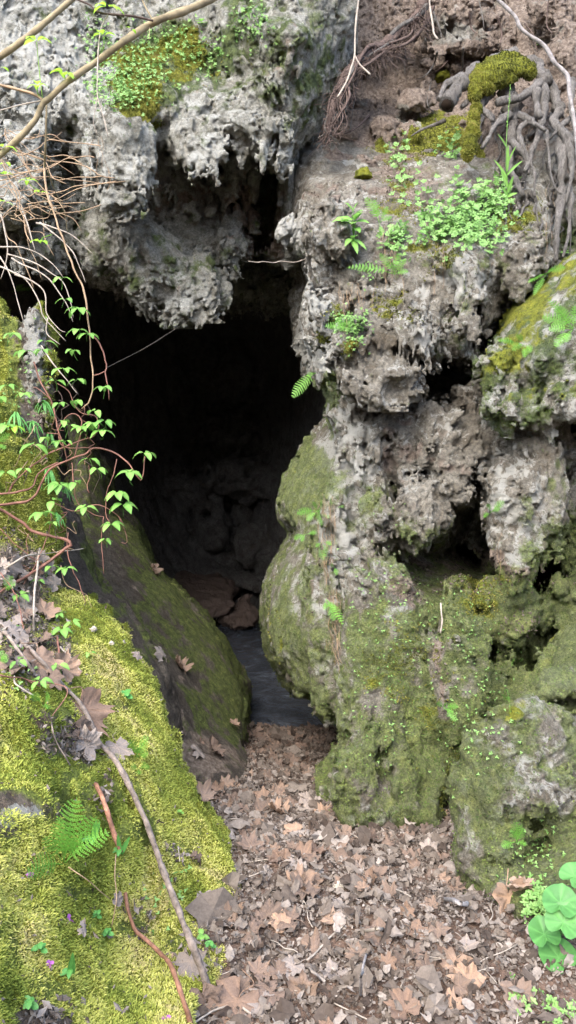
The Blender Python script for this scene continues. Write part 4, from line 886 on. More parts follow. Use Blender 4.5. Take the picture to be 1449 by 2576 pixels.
SH_STEMS = [([(115, 400), (112, 420), (120, 490), (145, 565), (175, 644), (190, 689), (210, 724), (220, 794), (227, 839), (228, 884), (235, 944), (228, 1004), (207, 1029)], .0052, .003),
            ([(227, 839), (250, 864), (268, 914), (265, 934), (272, 970), (275, 1004)], .0035, .0022), ([(237, 946), (252, 940), (265, 932)], .0025, .0025),
            ([(-20, 1275), (30, 1266), (80, 1256), (115, 1194), (145, 1169), (220, 1139), (235, 1126), (290, 1139), (320, 1164), (350, 1204), (357, 1203), (365, 1149)], .0062, .0028),
            ([(-20, 1246), (75, 1229), (95, 1190), (145, 1164)], .005, .0035), ([(20, 1240), (40, 1209), (120, 1144), (200, 1109), (240, 1094), (245, 1050), (200, 1034), (170, 984), (145, 964)], .0045, .002),
            ([(85, 909), (100, 954), (130, 1014), (145, 1079), (160, 1119), (165, 1150)], .0042, .003), ([(295, 1154), (280, 1209), (270, 1232), (265, 1290), (280, 1318)], .0022, .0018),
            ([(-10, 1280), (15, 1288), (60, 1318), (90, 1338), (175, 1362), (165, 1380), (100, 1430), (40, 1466), (-20, 1500)], .008, .0055),
            ([(180, 1164), (190, 1250), (200, 1275), (215, 1280), (240, 1295), (262, 1300)], .003, .0018), ([(190, 1150), (205, 1060), (180, 1040), (150, 1070), (150, 1110), (170, 1125), (235, 1126)], .003, .002),
            ([(225, 1240), (220, 1222), (228, 1200), (222, 1170)], .0022, .0016), ([(262, 1300), (255, 1350), (262, 1445)], .0022, .0012), ([(130, 1262), (190, 1286), (240, 1270), (300, 1300), (312, 1340)], .0025, .0014),
            ([(300, 1300), (320, 1362), (305, 1364)], .0018, .0012), ([(170, 1340), (172, 1400), (200, 1470), (215, 1520)], .003, .0016), ([(0, 1440), (40, 1500), (60, 1600), (60, 1700), (100, 1725)], .0022, .0016),
            ([(0, 1700), (80, 1712), (170, 1735), (130, 1800)], .0022, .0014), ([(130, 1265), (128, 1310), (115, 1360), (88, 1420), (60, 1470)], .0025, .0018), ([(0, 1330), (50, 1380), (110, 1420), (130, 1440)], .0022, .0016), ([(145, 1600), (150, 1660), (148, 1720)], .0045, .0035)]
for uv, r0, r1 in SH_STEMS:
    mb = MB(); p = stemline(uv); p = p + .004 * np.stack([vn(p[:, 0] * 30, p[:, 1] * 30, p[:, 2] * 30, k) for k in (1, 2, 3)], -1)
    tube(mb, p, np.linspace(r0, r1, len(p)), 6, knob=.2, seed=int(uv[0][0]))
    for v_ in mb.v: v_ -= np.array(sh.location, dtype=np.float32)
    mb.build('stem', M_TAN if uv[0][0] == 115 and r0 > .005 else M_RED, sh)
for k in range(30):
    a, b = RNG.uniform(-10, 210), RNG.uniform(860, 1480); q = wander(a, b, a + RNG.uniform(-60, 90), b + RNG.uniform(-20, 130), min(3.3, hit(a, b)[2] - .1), 13, 7)
    part_tube(sh, 'stem', q, np.linspace(.0022, .001, len(q)), (M_RED, M_TAN, M_ROOTB)[k % 3], 4, .1, k)
SH_LEAF = [(155, 699), (165, 754), (198, 776), (198, 829), (220, 841), (113, 859), (65, 884), (185, 881), (30, 839), (160, 929), (140, 959), (193, 956), (258, 974), (150, 1014), (190, 1009), (240, 1034), (160, 1059), (205, 1074), (235, 1064), (265, 1059),
           (260, 1084), (220, 1084), (165, 1109), (145, 1111), (85, 1119), (20, 969), (15, 1069), (35, 1074), (363, 1139), (325, 1189), (225, 1154), (245, 1179), (150, 1219), (190, 1214), (295, 1239), (310, 1269), (215, 1276), (132, 1261), (15, 1189),
           (132, 1313), (280, 1318), (265, 1358), (165, 1430), (130, 1425), (50, 1498), (95, 1460), (145, 1543), (155, 1583), (182, 1568), (225, 1643), (100, 1713), (45, 1663), (147, 1673), (60, 1180), (105, 1290), (-5, 1000), (175, 1070), (115, 1100), (60, 990), (110, 880)]
for k, (a, b) in enumerate(SH_LEAF):
    dd = min(3.25, hit(a, b)[2] - .09)
    leafcluster(sh, a, b, dd, (.062 if b < 1300 else .05) * dd / 3.0 * RNG.uniform(.65, 1.2), RNG.choice([2, 3, 4, 4, 5]), M_LEAF if a > 40 or k % 3 else M_LEAFBR, twig=(a + RNG.uniform(-14, 14), b + RNG.uniform(15, 35)))

# --- diagonal branch across the top left
br = empty('tree_branch', W(0, 390, 2.5)); tag(br, 'long greenish brown branch crossing the top left corner diagonally', 'branch')
p = spline([W(a, b, d) for a, b, d in [(-60, 440, 2.45), (0, 390, 2.5), (50, 345, 2.5), (90, 300, 2.5), (107, 262, 2.5), (125, 247, 2.5), (170, 205, 2.5), (250, 150, 2.55), (310, 105, 2.55), (370, 66, 2.6), (400, 50, 2.6), (470, 25, 2.65), (530, -2, 2.7), (640, -60, 2.8)]], .015)
part_tube(br, 'limb', p, np.linspace(.0095, .0145, len(p)), M_BRANCH, 10)
def btwig(uvd, r0, r1, mat=None, name='twig'):
    p = spline([W(*x) for x in uvd], .012); return part_tube(br, name, p, np.linspace(r0, r1, len(p)), mat or M_BRANCH, 6, .2)
btwig([(385, 52, 2.58), (330, 40, 2.55), (255, 33, 2.5), (225, 12, 2.5), (195, -2, 2.5), (160, -30, 2.5)], .0045, .003, M_ROOTB)
btwig([(385, 52, 2.6), (370, 25, 2.6), (358, 0, 2.6), (350, -30, 2.6)], .0035, .003)
btwig([(112, 255, 2.5), (80, 235, 2.5), (0, 214, 2.5), (-40, 205, 2.5)], .006, .004, M_TAN)
btwig([(112, 252, 2.5), (60, 262, 2.5), (0, 278, 2.5)], .0028, .002, M_PALE)
btwig([(117, 265, 2.5), (116, 320, 2.52), (113, 400, 2.6), (112, 420, 2.8)], .004, .0035)
btwig([(120, 430, 2.7), (138, 480, 2.8), (160, 525, 2.85), (170, 585, 2.9)], .0025, .0012)
btwig([(272, 38, 2.5), (255, 70, 2.5), (248, 120, 2.5), (245, 200, 2.5), (246, 245, 2.5), (262, 300, 2.5), (272, 345, 2.5)], .0032, .0016, M_PALE)
btwig([(246, 240, 2.5), (240, 275, 2.5), (235, 310, 2.5), (246, 340, 2.5)], .0018, .001, M_PALE)
btwig([(376, 70, 2.58), (376, 100, 2.55)], .0015, .001)
for (a, b, s, n, st) in [(270, 18, .058, 4, None), (92, 105, .055, 4, (107, 250)), (260, 92, .045, 3, (255, 130)), (160, 187, .05, 5, (165, 210)), (95, 217, .045, 4, (105, 250)), (0, 172, .035, 2, None), (330, 75, .022, 2, None), (10, 372, .045, 3, None), (70, 455, .04, 4, (100, 480)), (10, 440, .035, 4, None), (100, 610, .05, 4, (130, 590)), (100, 487, .035, 3, None), (12, 510, .03, 3, None), (15, 412, .03, 3, None)]:
    leafcluster(br, a, b, 2.48 if b < 400 else 2.9, s, n, M_LEAFBR, twig=st, lift=.8)
b2 = empty('tree_branch', W(0, 145, 2.6)); tag(b2, 'shorter bare branch parallel to the long one in the extreme top left corner', 'branch')
p = spline([W(a, b, d) for a, b, d in [(-50, 170, 2.6), (0, 142, 2.6), (60, 100, 2.6), (110, 60, 2.62), (180, 0, 2.65), (260, -60, 2.7)]], .015)
mb = MB(); tube(mb, p - np.array(b2.location), np.linspace(.0115, .009, len(p)), 10, knob=.15, seed=4); mb.build('limb', M_BRANCH, b2)

# --- tangle of thin roots and twigs at the left edge
mb = MB()
for k in range(60):
    a, b = RNG.uniform(-40, 110), RNG.uniform(330, 560)
    an = RNG.choice([RNG.uniform(.7, 1.5), RNG.uniform(-.3, .6), RNG.uniform(2.2, 3.0)]); L = RNG.uniform(60, 230)
    dd = min(4.0, hit(a, b)[2] - .05) - RNG.uniform(0, .25)
    tube(mb, wander(a, b, a + L * math.cos(an), b + L * math.sin(an), dd, 9), np.linspace(RNG.uniform(.0012, .0028), .001, 1)[0], 4)
o = mb.build('rootlets', M_TAN); tag(o, 'tangle of thin tan rootlets hanging at the left edge', 'rootlets', kind='stuff')
tw = [[(0, 645), (30, 700), (45, 760), (60, 810)], [(30, 650), (120, 700), (160, 755), (185, 810)], [(40, 690), (110, 730), (118, 790), (150, 830), (165, 835)], [(20, 640), (75, 655), (130, 690), (165, 720), (185, 800)], [(0, 670), (60, 700), (100, 760), (112, 800), (165, 858)],
      [(-10, 620), (60, 622), (120, 655), (160, 700)], [(120, 800), (118, 840), (150, 866)], [(105, 870), (130, 910), (170, 960), (198, 992)], [(60, 540), (75, 580), (90, 632)], [(0, 540), (10, 580), (20, 640), (0, 700)], [(100, 560), (170, 620), (195, 660), (217, 711)], [(90, 560), (180, 590), (235, 640)], [(197, 0), (202, 0)]][:-1]
tr = empty('dead_twigs', W(0, 640, 3.6)); tag(tr, 'fan of bare grey dead twigs reaching over the dark gap at the left', 'dead twigs')
for t_ in tw:
    q = spline([W(a, b, 3.55) for a, b in t_], .02); q += .006 * np.stack([vn(q[:, 0] * 12, q[:, 2] * 12, q[:, 1], s_) for s_ in (1, 2, 3)], -1)
    part_tube(tr, 'twig', q, np.linspace(.0042, .0016, len(q)), M_PALE, 5, .2, int(t_[0][1]))

# --- right side: long white branch, hanging vines, blue-white twig
def single(name, uvd, r0, r1, mat, label, cat, group=None, knob=.2, seg=8):
    p = spline([W(*x) for x in uvd], .015); mb = MB(); b = p[0].copy(); tube(mb, p - b, np.linspace(r0, r1, len(p)), seg, knob=knob, seed=int(uvd[0][0]))
    o = mb.build(name, mat); o.location = b; return tag(o, label, cat, group)
single('branch', [(1240, -20, 3.9), (1254, 0, 3.9), (1294, 40, 3.9), (1314, 75, 3.9), (1369, 115, 3.9), (1394, 155, 3.9), (1427, 190, 3.9), (1432, 230, 3.9), (1439, 270, 3.9), (1449, 330, 3.9), (1455, 400, 3.9)], .009, .011, M_WHITEB, 'smooth whitish branch arching across the top right corner', 'branch')
v1 = empty('hanging_vine', W(904, -10, 4.6)); tag(v1, 'thin pale forked vine hanging over the dark root mat at top centre', 'vine')
part_tube(v1, 'stem', spline([W(*x) for x in [(906, -20, 4.6), (902, 0, 4.6), (894, 75, 4.6), (892, 138, 4.6), (884, 170, 4.6), (872, 205, 4.6), (849, 245, 4.6)]], .015), .0062, M_PALE)
part_tube(v1, 'stem', spline([W(*x) for x in [(892, 138, 4.6), (905, 162, 4.6), (932, 188, 4.6)]], .015), .0055, M_PALE)
single('hanging_vine', [(1080, -10, 4.8), (1082, 20, 4.8), (1089, 65, 4.8), (1092, 85, 4.8), (1102, 100, 4.8)], .006, .007, M_PALE, 'short pale vine hanging right of the forked one at the top', 'vine')
single('twig', [(625, 657, 4.2), (648, 660, 4.22), (662, 658, 4.22), (690, 661, 4.25), (706, 657, 4.26), (738, 660, 4.3), (762, 654, 4.35), (800, 640, 4.45), (830, 625, 4.5)], .0018, .0032, M_PALE, 'straight whitish twig poking left into the cave mouth', 'twig', knob=.1)
single('cobweb_thread', [(268, 925, 3.4), (370, 872, 4.2), (460, 815, 5.0), (500, 788, 5.3)], .0006, .0006, M_PALE, 'fine spider thread stretched across the dark cave mouth', 'thread', knob=0, seg=3)

# --- brown root mat at top centre
rm = empty('root_mat', W(1000, 60, 5.6)); tag(rm, 'thick dark brown root with a curtain of fine hanging rootlets at top centre', 'tree root')
RM = [(1100, -60, 5.8), (1069, 0, 5.75), (1044, 45, 5.7), (1004, 80, 5.6), (964, 112, 5.5), (914, 142, 5.35), (872, 185, 5.2), (845, 240, 5.1), (828, 300, 5.0), (820, 340, 5.0)]
p = spline([W(*x) for x in RM], .02); part_tube(rm, 'root', p, np.linspace(.05, .022, len(p)), M_ROOTB, 10, .3)
for k in range(8):
    q = spline([W(x[0] + RNG.normal() * 14 + k * 2, x[1] + RNG.normal() * 12 + 8, x[2] - RNG.uniform(0, .1)) for x in RM[1 + k % 4:]], .02)
    part_tube(rm, 'root', q, np.linspace(RNG.uniform(.008, .018), .004, len(q)), M_ROOTB if k % 3 else M_ROOT, 6, .3, k)
mb = MB()
for k in range(420):
    i = RNG.integers(10, len(p) - 1); u_, v_, d_ = UVD(p[i]); L = RNG.uniform(15, 75)
    q = wander(u_ + RNG.normal() * 10, v_ + RNG.uniform(-5, 25), u_ + RNG.normal() * 22, v_ + L, d_ - RNG.uniform(.0, .14), 4, 5)
    tube(mb, q, RNG.uniform(.0012, .0032), 3)
for v_ in mb.v: v_ -= np.array(rm.location, dtype=np.float32)
o = mb.build('rootlet', M_ROOTB, rm); o['kind'] = 'stuff'
for uvd in ([(1380, -5), (1375, 60), (1390, 85)], [(1100, 130), (1092, 160), (1070, 190), (1045, 200)], [(1085, 200), (1075, 260), (1095, 285)], [(920, 140), (900, 200), (880, 330)], [(1180, 30), (1186, 70), (1200, 85)], [(1165, 120), (1162, 180), (1150, 230)], [(930, 290), (890, 325), (830, 350)], [(1020, 120), (1018, 165), (1019, 185)], [(1250, 40), (1262, 80), (1258, 110)], [(1320, 60), (1340, 85), (1352, 130)], [(1090, 30), (1110, 90), (1105, 150)], [(1205, 0), (1215, 50), (1218, 75)], [(1130, 150), (1110, 170), (1080, 190)]):
    single('root', [(a, b, hit(a, b)[2] - .06) for a, b in uvd], RNG.uniform(.004, .009), .003, M_ROOT if RNG.random() < .5 else M_ROOTB, 'thin bare root dangling over the crumbling brown soil slope', 'root', 'thin roots hanging from the soil slope')

# --- big grey tree roots on the right
ts = empty('tree_stump', W(1270, 180, 5.2)); tag(ts, 'mossy stump with thick grey gnarled roots clutching the rock at upper right', 'tree stump')
def tb(uvd): return spline([W(*x) for x in uvd], .018)
ROOTS = [([(1330, 150, 5.25), (1359, 185, 5.1), (1369, 250, 4.95), (1364, 320, 4.85), (1339, 380, 4.8), (1325, 440, 4.75)], .075, .03), ([(1370, 190, 5.1), (1399, 240, 5.0), (1404, 280, 4.95), (1389, 310, 4.9), (1424, 340, 4.75), (1460, 362, 4.7), (1520, 380, 4.7)], .075, .045),
         ([(1379, 330, 4.85), (1384, 415, 4.7), (1394, 470, 4.65), (1409, 490, 4.65)], .018, .014), ([(1410, 345, 4.8), (1414, 380, 4.75), (1414, 450, 4.7), (1404, 530, 4.65), (1399, 600, 4.6), (1397, 660, 4.6)], .058, .042), ([(1420, 345, 4.75), (1439, 390, 4.7), (1429, 450, 4.65), (1424, 510, 4.65)], .045, .022),
         ([(1275, 230, 5.1), (1289, 262, 5.05), (1289, 325, 4.95), (1284, 400, 4.85), (1299, 450, 4.75), (1314, 495, 4.7)], .10, .04), ([(1280, 290, 4.95), (1264, 300, 4.9), (1229, 345, 4.8), (1207, 375, 4.8)], .045, .026), ([(1225, 225, 5.1), (1199, 270, 4.98), (1189, 325, 4.85), (1174, 385, 4.8)], .09, .05),
         ([(1290, 350, 4.9), (1304, 370, 4.8), (1329, 400, 4.75), (1322, 425, 4.72)], .05, .03), ([(1300, 290, 4.9), (1340, 315, 4.82), (1375, 330, 4.8)], .04, .04), ([(1200, 170, 5.15), (1174, 195, 5.05), (1124, 215, 5.0), (1100, 250, 4.95)], .075, .05), ([(1190, 235, 5.0), (1172, 262, 4.95), (1160, 275, 4.95)], .035, .03),
         ([(1380, 190, 5.0), (1344, 222, 4.95), (1309, 240, 4.9), (1250, 255, 4.9)], .06, .05), ([(1350, 230, 4.95), (1344, 280, 4.88), (1352, 300, 4.88)], .05, .04), ([(1340, 300, 4.85), (1310, 330, 4.82), (1335, 420, 4.75), (1345, 500, 4.68)], .03, .018), ([(1290, 140, 5.2), (1240, 150, 5.15), (1200, 180, 5.1)], .09, .06), ([(1440, 200, 5.0), (1435, 300, 4.8), (1446, 330, 4.78)], .03, .03),
         ([(1215, 275, 4.95), (1245, 300, 4.9), (1235, 295, 4.9)], .03, .02), ([(1120, 300, 5.2), (1075, 320, 5.2), (1040, 345, 5.2)], .025, .012), ([(1449, 280, 4.9), (1400, 330, 4.78), (1385, 350, 4.78)], .03, .025), ([(1430, 470, 4.7), (1440, 560, 4.6), (1420, 640, 4.55)], .025, .02)]
for k, (r_, a, b) in enumerate(ROOTS):
    q = tb(r_); q += .02 * np.stack([vn(q[:, 0] * 7, q[:, 2] * 7, q[:, 1], s_ + k) for s_ in (1, 2, 3)], -1)
    part_tube(ts, 'root', q, np.linspace(a, b * .6, len(q)) * .6, M_ROOT, 14, .42, k + 3)
single('hollow_root', [(1165, 205, 4.95), (1140, 235, 4.88), (1124, 262, 4.85)], .05, .05, M_ROOT, 'broken hollow root end left of the mossy stump', 'root stub', knob=.4, seg=12)
mb = MB(); tube(mb, tb([(1128, 256, 4.86), (1122, 266, 4.83)]), .034, 10); o = mb.build('hole', simple('hollow_shade', (.02, .014, .01), .95, .1), bpy.data.objects['hollow_root']); o.location = -Vector(bpy.data.objects['hollow_root'].location)  # solid near-black plug, its colour stands for the shade inside the hollow
for k in range(34):
    a, b = RNG.uniform(1200, 1445), RNG.uniform(250, 520); n_ = 6; L = RNG.uniform(40, 130); an = RNG.uniform(.9, 2.2); pts = []
    for t in range(n_):
        a_, b_ = a + L * t / 5 * math.cos(an) + RNG.normal() * 5, b + L * t / 5 * math.sin(an); pts.append(W(a_, b_, hit(a_, b_)[2] - .012 - .05 * (t == 0)))
    q = spline(pts, .015); part_tube(ts, 'root', q, np.linspace(RNG.uniform(.006, .018), .003, len(q)), M_ROOT, 6, .4, k)
# moss cushions as lumpy bodies
def cushion(name, spots, label, thick=.05, mat=None, parent=None):
    mb = MB()
    for (u, v, ru, rv_, d) in spots:
        n, m = 26, 18; th = np.linspace(0, 2 * math.pi, n, endpoint=False)[:, None]; ph = np.linspace(.02, math.pi - .02, m)[None]
        c = W(u, v, d); k = d / F_
        x = ru * k * np.cos(th) * np.sin(ph); z = -rv_ * k * np.cos(ph) + 0 * th; y = thick * 2 * np.sin(th) * np.sin(ph)
        s = 1 + .22 * vn(x * 22 + u, y * 22 + v, z * 22, 3) + .12 * vn(x * 60 + u, y * 60, z * 60, 4)
        s = s * 1.1; V = np.stack([c[0] + x * s, c[1] + y * s, c[2] + z * s], -1).reshape(-1, 3)
        i = (np.arange(n)[:, None]) * m; i2 = ((np.arange(n)[:, None] + 1) % n) * m; j = np.arange(m - 1)[None]
        q = np.stack([i + j, i + j + 1, i2 + j + 1, i2 + j], -1).reshape(-1, 4)
        mb.add(V, q, None, (.6, .75, 0, 0))
    if parent is not None:
        for v_ in mb.v: v_ -= np.array(parent.location, dtype=np.float32)
    o = mb.build(name, mat or M_BANK, parent); P = np.concatenate(mb.v); 
    if parent is not None: P = P + np.array(parent.location, dtype=np.float32); 
    nr = vnormals(P, np.concatenate(mb.q)); c0 = np.concatenate([np.repeat(W(s[0], s[1], s[4])[None], 26 * 18, 0) for s in spots])
    nr = P - c0; nr = nr / np.linalg.norm(nr, axis=1)[:, None]
    SURF[name] = (P, nr, np.tile(np.array([[.8, .95, 0, 0]], np.float32), (len(P), 1)), *UVD(P)); return o
cushion('moss_cushion', [(1240, 190, 46, 30, 5.0), (1212, 212, 36, 26, 4.97), (1288, 172, 42, 22, 5.03), (1262, 196, 36, 18, 5.0), (1225, 180, 30, 22, 4.98), (1250, 160, 30, 18, 5.03), (1280, 148, 30, 15, 5.07), (1208, 205, 26, 22, 4.95), (1240, 195, 30, 16, 4.96), (1195, 232, 18, 20, 4.93), (1310, 160, 26, 14, 5.05), (1290, 178, 30, 14, 5.0), (1225, 222, 18, 12, 4.93), (1332, 180, 16, 18, 5.0), (1262, 180, 26, 16, 4.98)], None, .018, parent=ts)
cushion('moss_sleeve', [(1192, 300, 15, 24, 4.84), (1189, 332, 17, 24, 4.80), (1183, 360, 17, 22, 4.77), (1177, 384, 14, 16, 4.74), (1197, 275, 13, 16, 4.9)], None, .016, parent=ts)
print('plants', round(time.time() - T0, 1))
# ---------------------------------------------------------------- ground cover, moss, plants, leaves
def flecks(mb, P, N, size, jit, shade, tilt=.5, lift=.004, asp=.8):
    """many small 4-cornered leaflets lying near a surface"""
    n = len(P); t = RNG.normal(size=(n, 3)); nn = N + tilt * RNG.normal(size=(n, 3)); nn /= np.linalg.norm(nn, axis=1)[:, None]
    a = np.cross(nn, t); a /= np.linalg.norm(a, axis=1)[:, None]; b = np.cross(nn, a)
    s = (size * RNG.uniform(.6, 1.4, n))[:, None]; c = P + N * lift * RNG.uniform(.3, 2., n)[:, None] + jit * RNG.normal(size=(n, 3))
    V = np.stack([c - a * s, c + b * s * asp - nn * s * .2, c + a * s, c - b * s * asp - nn * s * .2], 1).reshape(-1, 3)
    q = np.arange(n * 4).reshape(-1, 4); cc = np.zeros((n * 4, 4), np.float32); cc[:, 0] = np.repeat(np.clip(shade, 0, 1), 4); cc[:, 3] = 1
    mb.add(V, q, None, cc)
def shoots(mb, P, N, L, wd, shade, spread=.55):
    n = len(P); d = N + spread * RNG.normal(size=(n, 3)) + np.array([0, 0, .25]); d /= np.linalg.norm(d, axis=1)[:, None]
    s = np.cross(d, RNG.normal(size=(n, 3))); s /= np.linalg.norm(s, axis=1)[:, None]
    l = (L * RNG.uniform(.5, 1.5, n))[:, None]; w = wd * RNG.uniform(.6, 1.4, n)[:, None]; b = P - N * .002
    V = np.stack([b - s * w, b + s * w, b + d * l * .6 + s * w * .9, b + d * l + np.array([0, 0, -.15]) * l, b + d * l * .6 - s * w * .9], 1).reshape(-1, 3)
    i = np.arange(n)[:, None] * 5; q = i + np.array([[0, 1, 2, 4]]); t = i + np.array([[4, 2, 3]])
    cc = np.zeros((n * 5, 4), np.float32); sh_ = np.clip(shade, 0, 1); cc[:, 0] = np.repeat(sh_, 5); cc[3::5, 0] = np.clip(sh_ + .15, 0, 1); cc[0::5, 0] = cc[1::5, 0] = np.clip(sh_ - .15, 0, 1); cc[:, 3] = 1
    mb.add(V, q, t, cc)
def pick(name, chan, thr, n, box=(-300, 1750, -300, 2800)):
    P, nr, c, u, v, d = SURF[name]
    m = c[:, chan] if isinstance(chan, int) else np.maximum(c[:, 0] * .9, c[:, 1])
    k = np.nonzero((m + .12 * RNG.normal(size=len(m)) > thr) & (u > box[0]) & (u < box[1]) & (v > box[2]) & (v < box[3]) & ((nr * (CAMP - P)).sum(1) > -.2))[0]
    k = k[RNG.integers(0, len(k), n)] if len(k) > 0 else k
    return P[k] + RNG.normal(size=(len(k), 3)) * .002, nr[k]
def nshade(P, f=6, a=.5, seed=3):
    return .5 + .35 * a * vn(P[:, 0] * f * .35, P[:, 1] * f * .35, P[:, 2] * f * .35, seed + 5) + a * vn(P[:, 0] * f, P[:, 1] * f, P[:, 2] * f, seed) + .3 * a * vn(P[:, 0] * f * 4, P[:, 1] * f * 4, P[:, 2] * f * 4, seed + 1) + .09 * RNG.normal(size=len(P))
mb = MB()
P, N = pick('mossy_bank', 1, .5, 400000, (-150, 700, 690, 2700)); shoots(mb, P, N, .0092, .0012, nshade(P, 7) + .05)
P, N = pick('mossy_bank', 0, .6, 60000, (-150, 700, 690, 2700)); shoots(mb, P, N, .006, .0012, nshade(P, 7) - .25)
o = mb.build('moss', M_MOSS); tag(o, 'bright yellow-green feathery moss covering the left bank', 'moss', kind='stuff')
mb = MB()
for nm, n in (('rock_overhang', 26000), ('soil_slope', 16000), ('boulder', 0), ('rock_buttress', 26000), ('moss_cushion', 16000), ('moss_sleeve', 6000)):
    if n:
        P, N = pick(nm, 1, .5, n); shoots(mb, P, N, .010, .0022, nshade(P, 7) - .03)
o = mb.build('moss', M_MOSS2); tag(o, 'patches of short olive and yellow moss on the grey rocks and tree roots', 'moss', kind='stuff')
mb = MB()
for nm, n in (('rock_buttress', 60000), ('rock_overhang', 9000), ('rock_slab', 9000)):
    P, N = pick(nm, 0, .55, n); flecks(mb, P, N, 0.0030, .001, nshade(P, 5, .6, 8))
for nm in BOULD:
    S_ = BOULD[nm]; SURF['_b'] = S_
    P, N = pick('_b', 0, .5, 14000); flecks(mb, P, N, .0028, .002, nshade(P, 5, .6, 8))
o = mb.build('liverwort', M_GREENY); tag(o, 'thin film of small green liverwort leaves on the shaded rocks', 'liverwort', kind='stuff')

# --- leaf litter
def litter(mb, n, reg, size, zoff=.012, tilt=.45, sh=(0, 1)):
    x0, x1, y0, y1 = reg; y = y0 + (y1 - y0) * RNG.random(n) ** 1.25; x = RNG.uniform(x0, x1, n)
    tilt = tilt * .8; P = np.stack([x, y, gz(x, y) + zoff * RNG.uniform(0, 2.2, n)], -1)
    N = np.tile(nz([0, -.28, 1]), (n, 1)) + tilt * RNG.normal(size=(n, 3)); N /= np.linalg.norm(N, axis=1)[:, None]
    t = RNG.normal(size=(n, 3)); a = np.cross(N, t); a /= np.linalg.norm(a, axis=1)[:, None]; b = np.cross(N, a)
    s = (size * np.exp(RNG.normal(size=n) * .45))[:, None]; asp = RNG.uniform(.25, .9, n)[:, None]; cu = RNG.normal(size=(n, 1)) * .45
    K = 8; V = []
    for k in range(K):
        an = 2 * math.pi * k / K; r = RNG.uniform(.55, 1.1, n)[:, None]; ca, sa = math.cos(an) * r, math.sin(an) * r
        V.append(P + a * s * ca + b * s * asp * sa + N * s * cu * (ca ** 2 * .9 - .2) + N * s * .15 * RNG.normal(size=(n, 1)))
    V.append(P + N * s * .05)
    V = np.stack(V, 1).reshape(-1, 3); i = np.arange(n)[:, None] * (K + 1)
    t_ = np.concatenate([i + np.array([[k, (k + 1) % K, K]]) for k in range(K)])
    c = RNG.uniform(sh[0], sh[1], n) * (1 - .45 * sstep(4.3, 5.6, y)); cc = np.zeros((n * (K + 1), 4), np.float32); cc[:, 0] = np.repeat(c, K + 1); cc[:, 3] = 1; cc[:, 0] += RNG.normal(size=len(cc)) * .05  # litter colour darkens toward the cave, standing in for shade
    mb.add(V, None, t_, np.clip(cc, 0, 1))
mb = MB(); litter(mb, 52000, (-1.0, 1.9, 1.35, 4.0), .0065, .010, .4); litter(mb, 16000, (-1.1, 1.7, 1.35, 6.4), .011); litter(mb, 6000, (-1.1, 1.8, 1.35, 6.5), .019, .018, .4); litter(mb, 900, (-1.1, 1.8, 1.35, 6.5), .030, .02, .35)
P, N = pick('mossy_bank', 2, .55, 2600); flecks(mb, P, N, .012, .006, RNG.uniform(.1, 1, len(P)), .7, .006, .5)
P, N = pick('mossy_bank', 1, .4, 900, (-50, 650, 1400, 2600)); flecks(mb, P, N, .006, .004, RNG.uniform(.0, .9, len(P)), .6, .009, .4)
P, N = pick('rock_buttress', 2, .6, 2600); flecks(mb, P, N, .010, .004, RNG.uniform(.0, .55, len(P)), .6, .004, .5)
P, N = pick('soil_slope', 2, .5, 7000); flecks(mb, P, N, .011, .004, RNG.uniform(.1, .8, len(P)), .6, .004, .5)
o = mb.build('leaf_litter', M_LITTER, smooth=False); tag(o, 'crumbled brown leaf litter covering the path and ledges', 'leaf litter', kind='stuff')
mb = MB()
for k in range(150):
    y = 1.5 + 3.6 * RNG.random() ** 1.4; x = RNG.uniform(-.8, 1.7); L = RNG.uniform(.03, .14); a = RNG.uniform(0, 6.28); z = float(gz(x, y))
    q = np.array([[x + L * t * math.cos(a) + RNG.normal() * .004, y + L * t * math.sin(a) + RNG.normal() * .004, float(gz(x + L * t * math.cos(a), y + L * t * math.sin(a))) + .018] for t in (-1, -.4, .2, .7, 1)])
    tube(mb, spline(q, .015), RNG.uniform(.001, .0035), 5)
o = mb.build('twig_litter', M_PALE); tag(o, 'small broken twigs strewn through the leaf litter', 'twigs', kind='stuff')

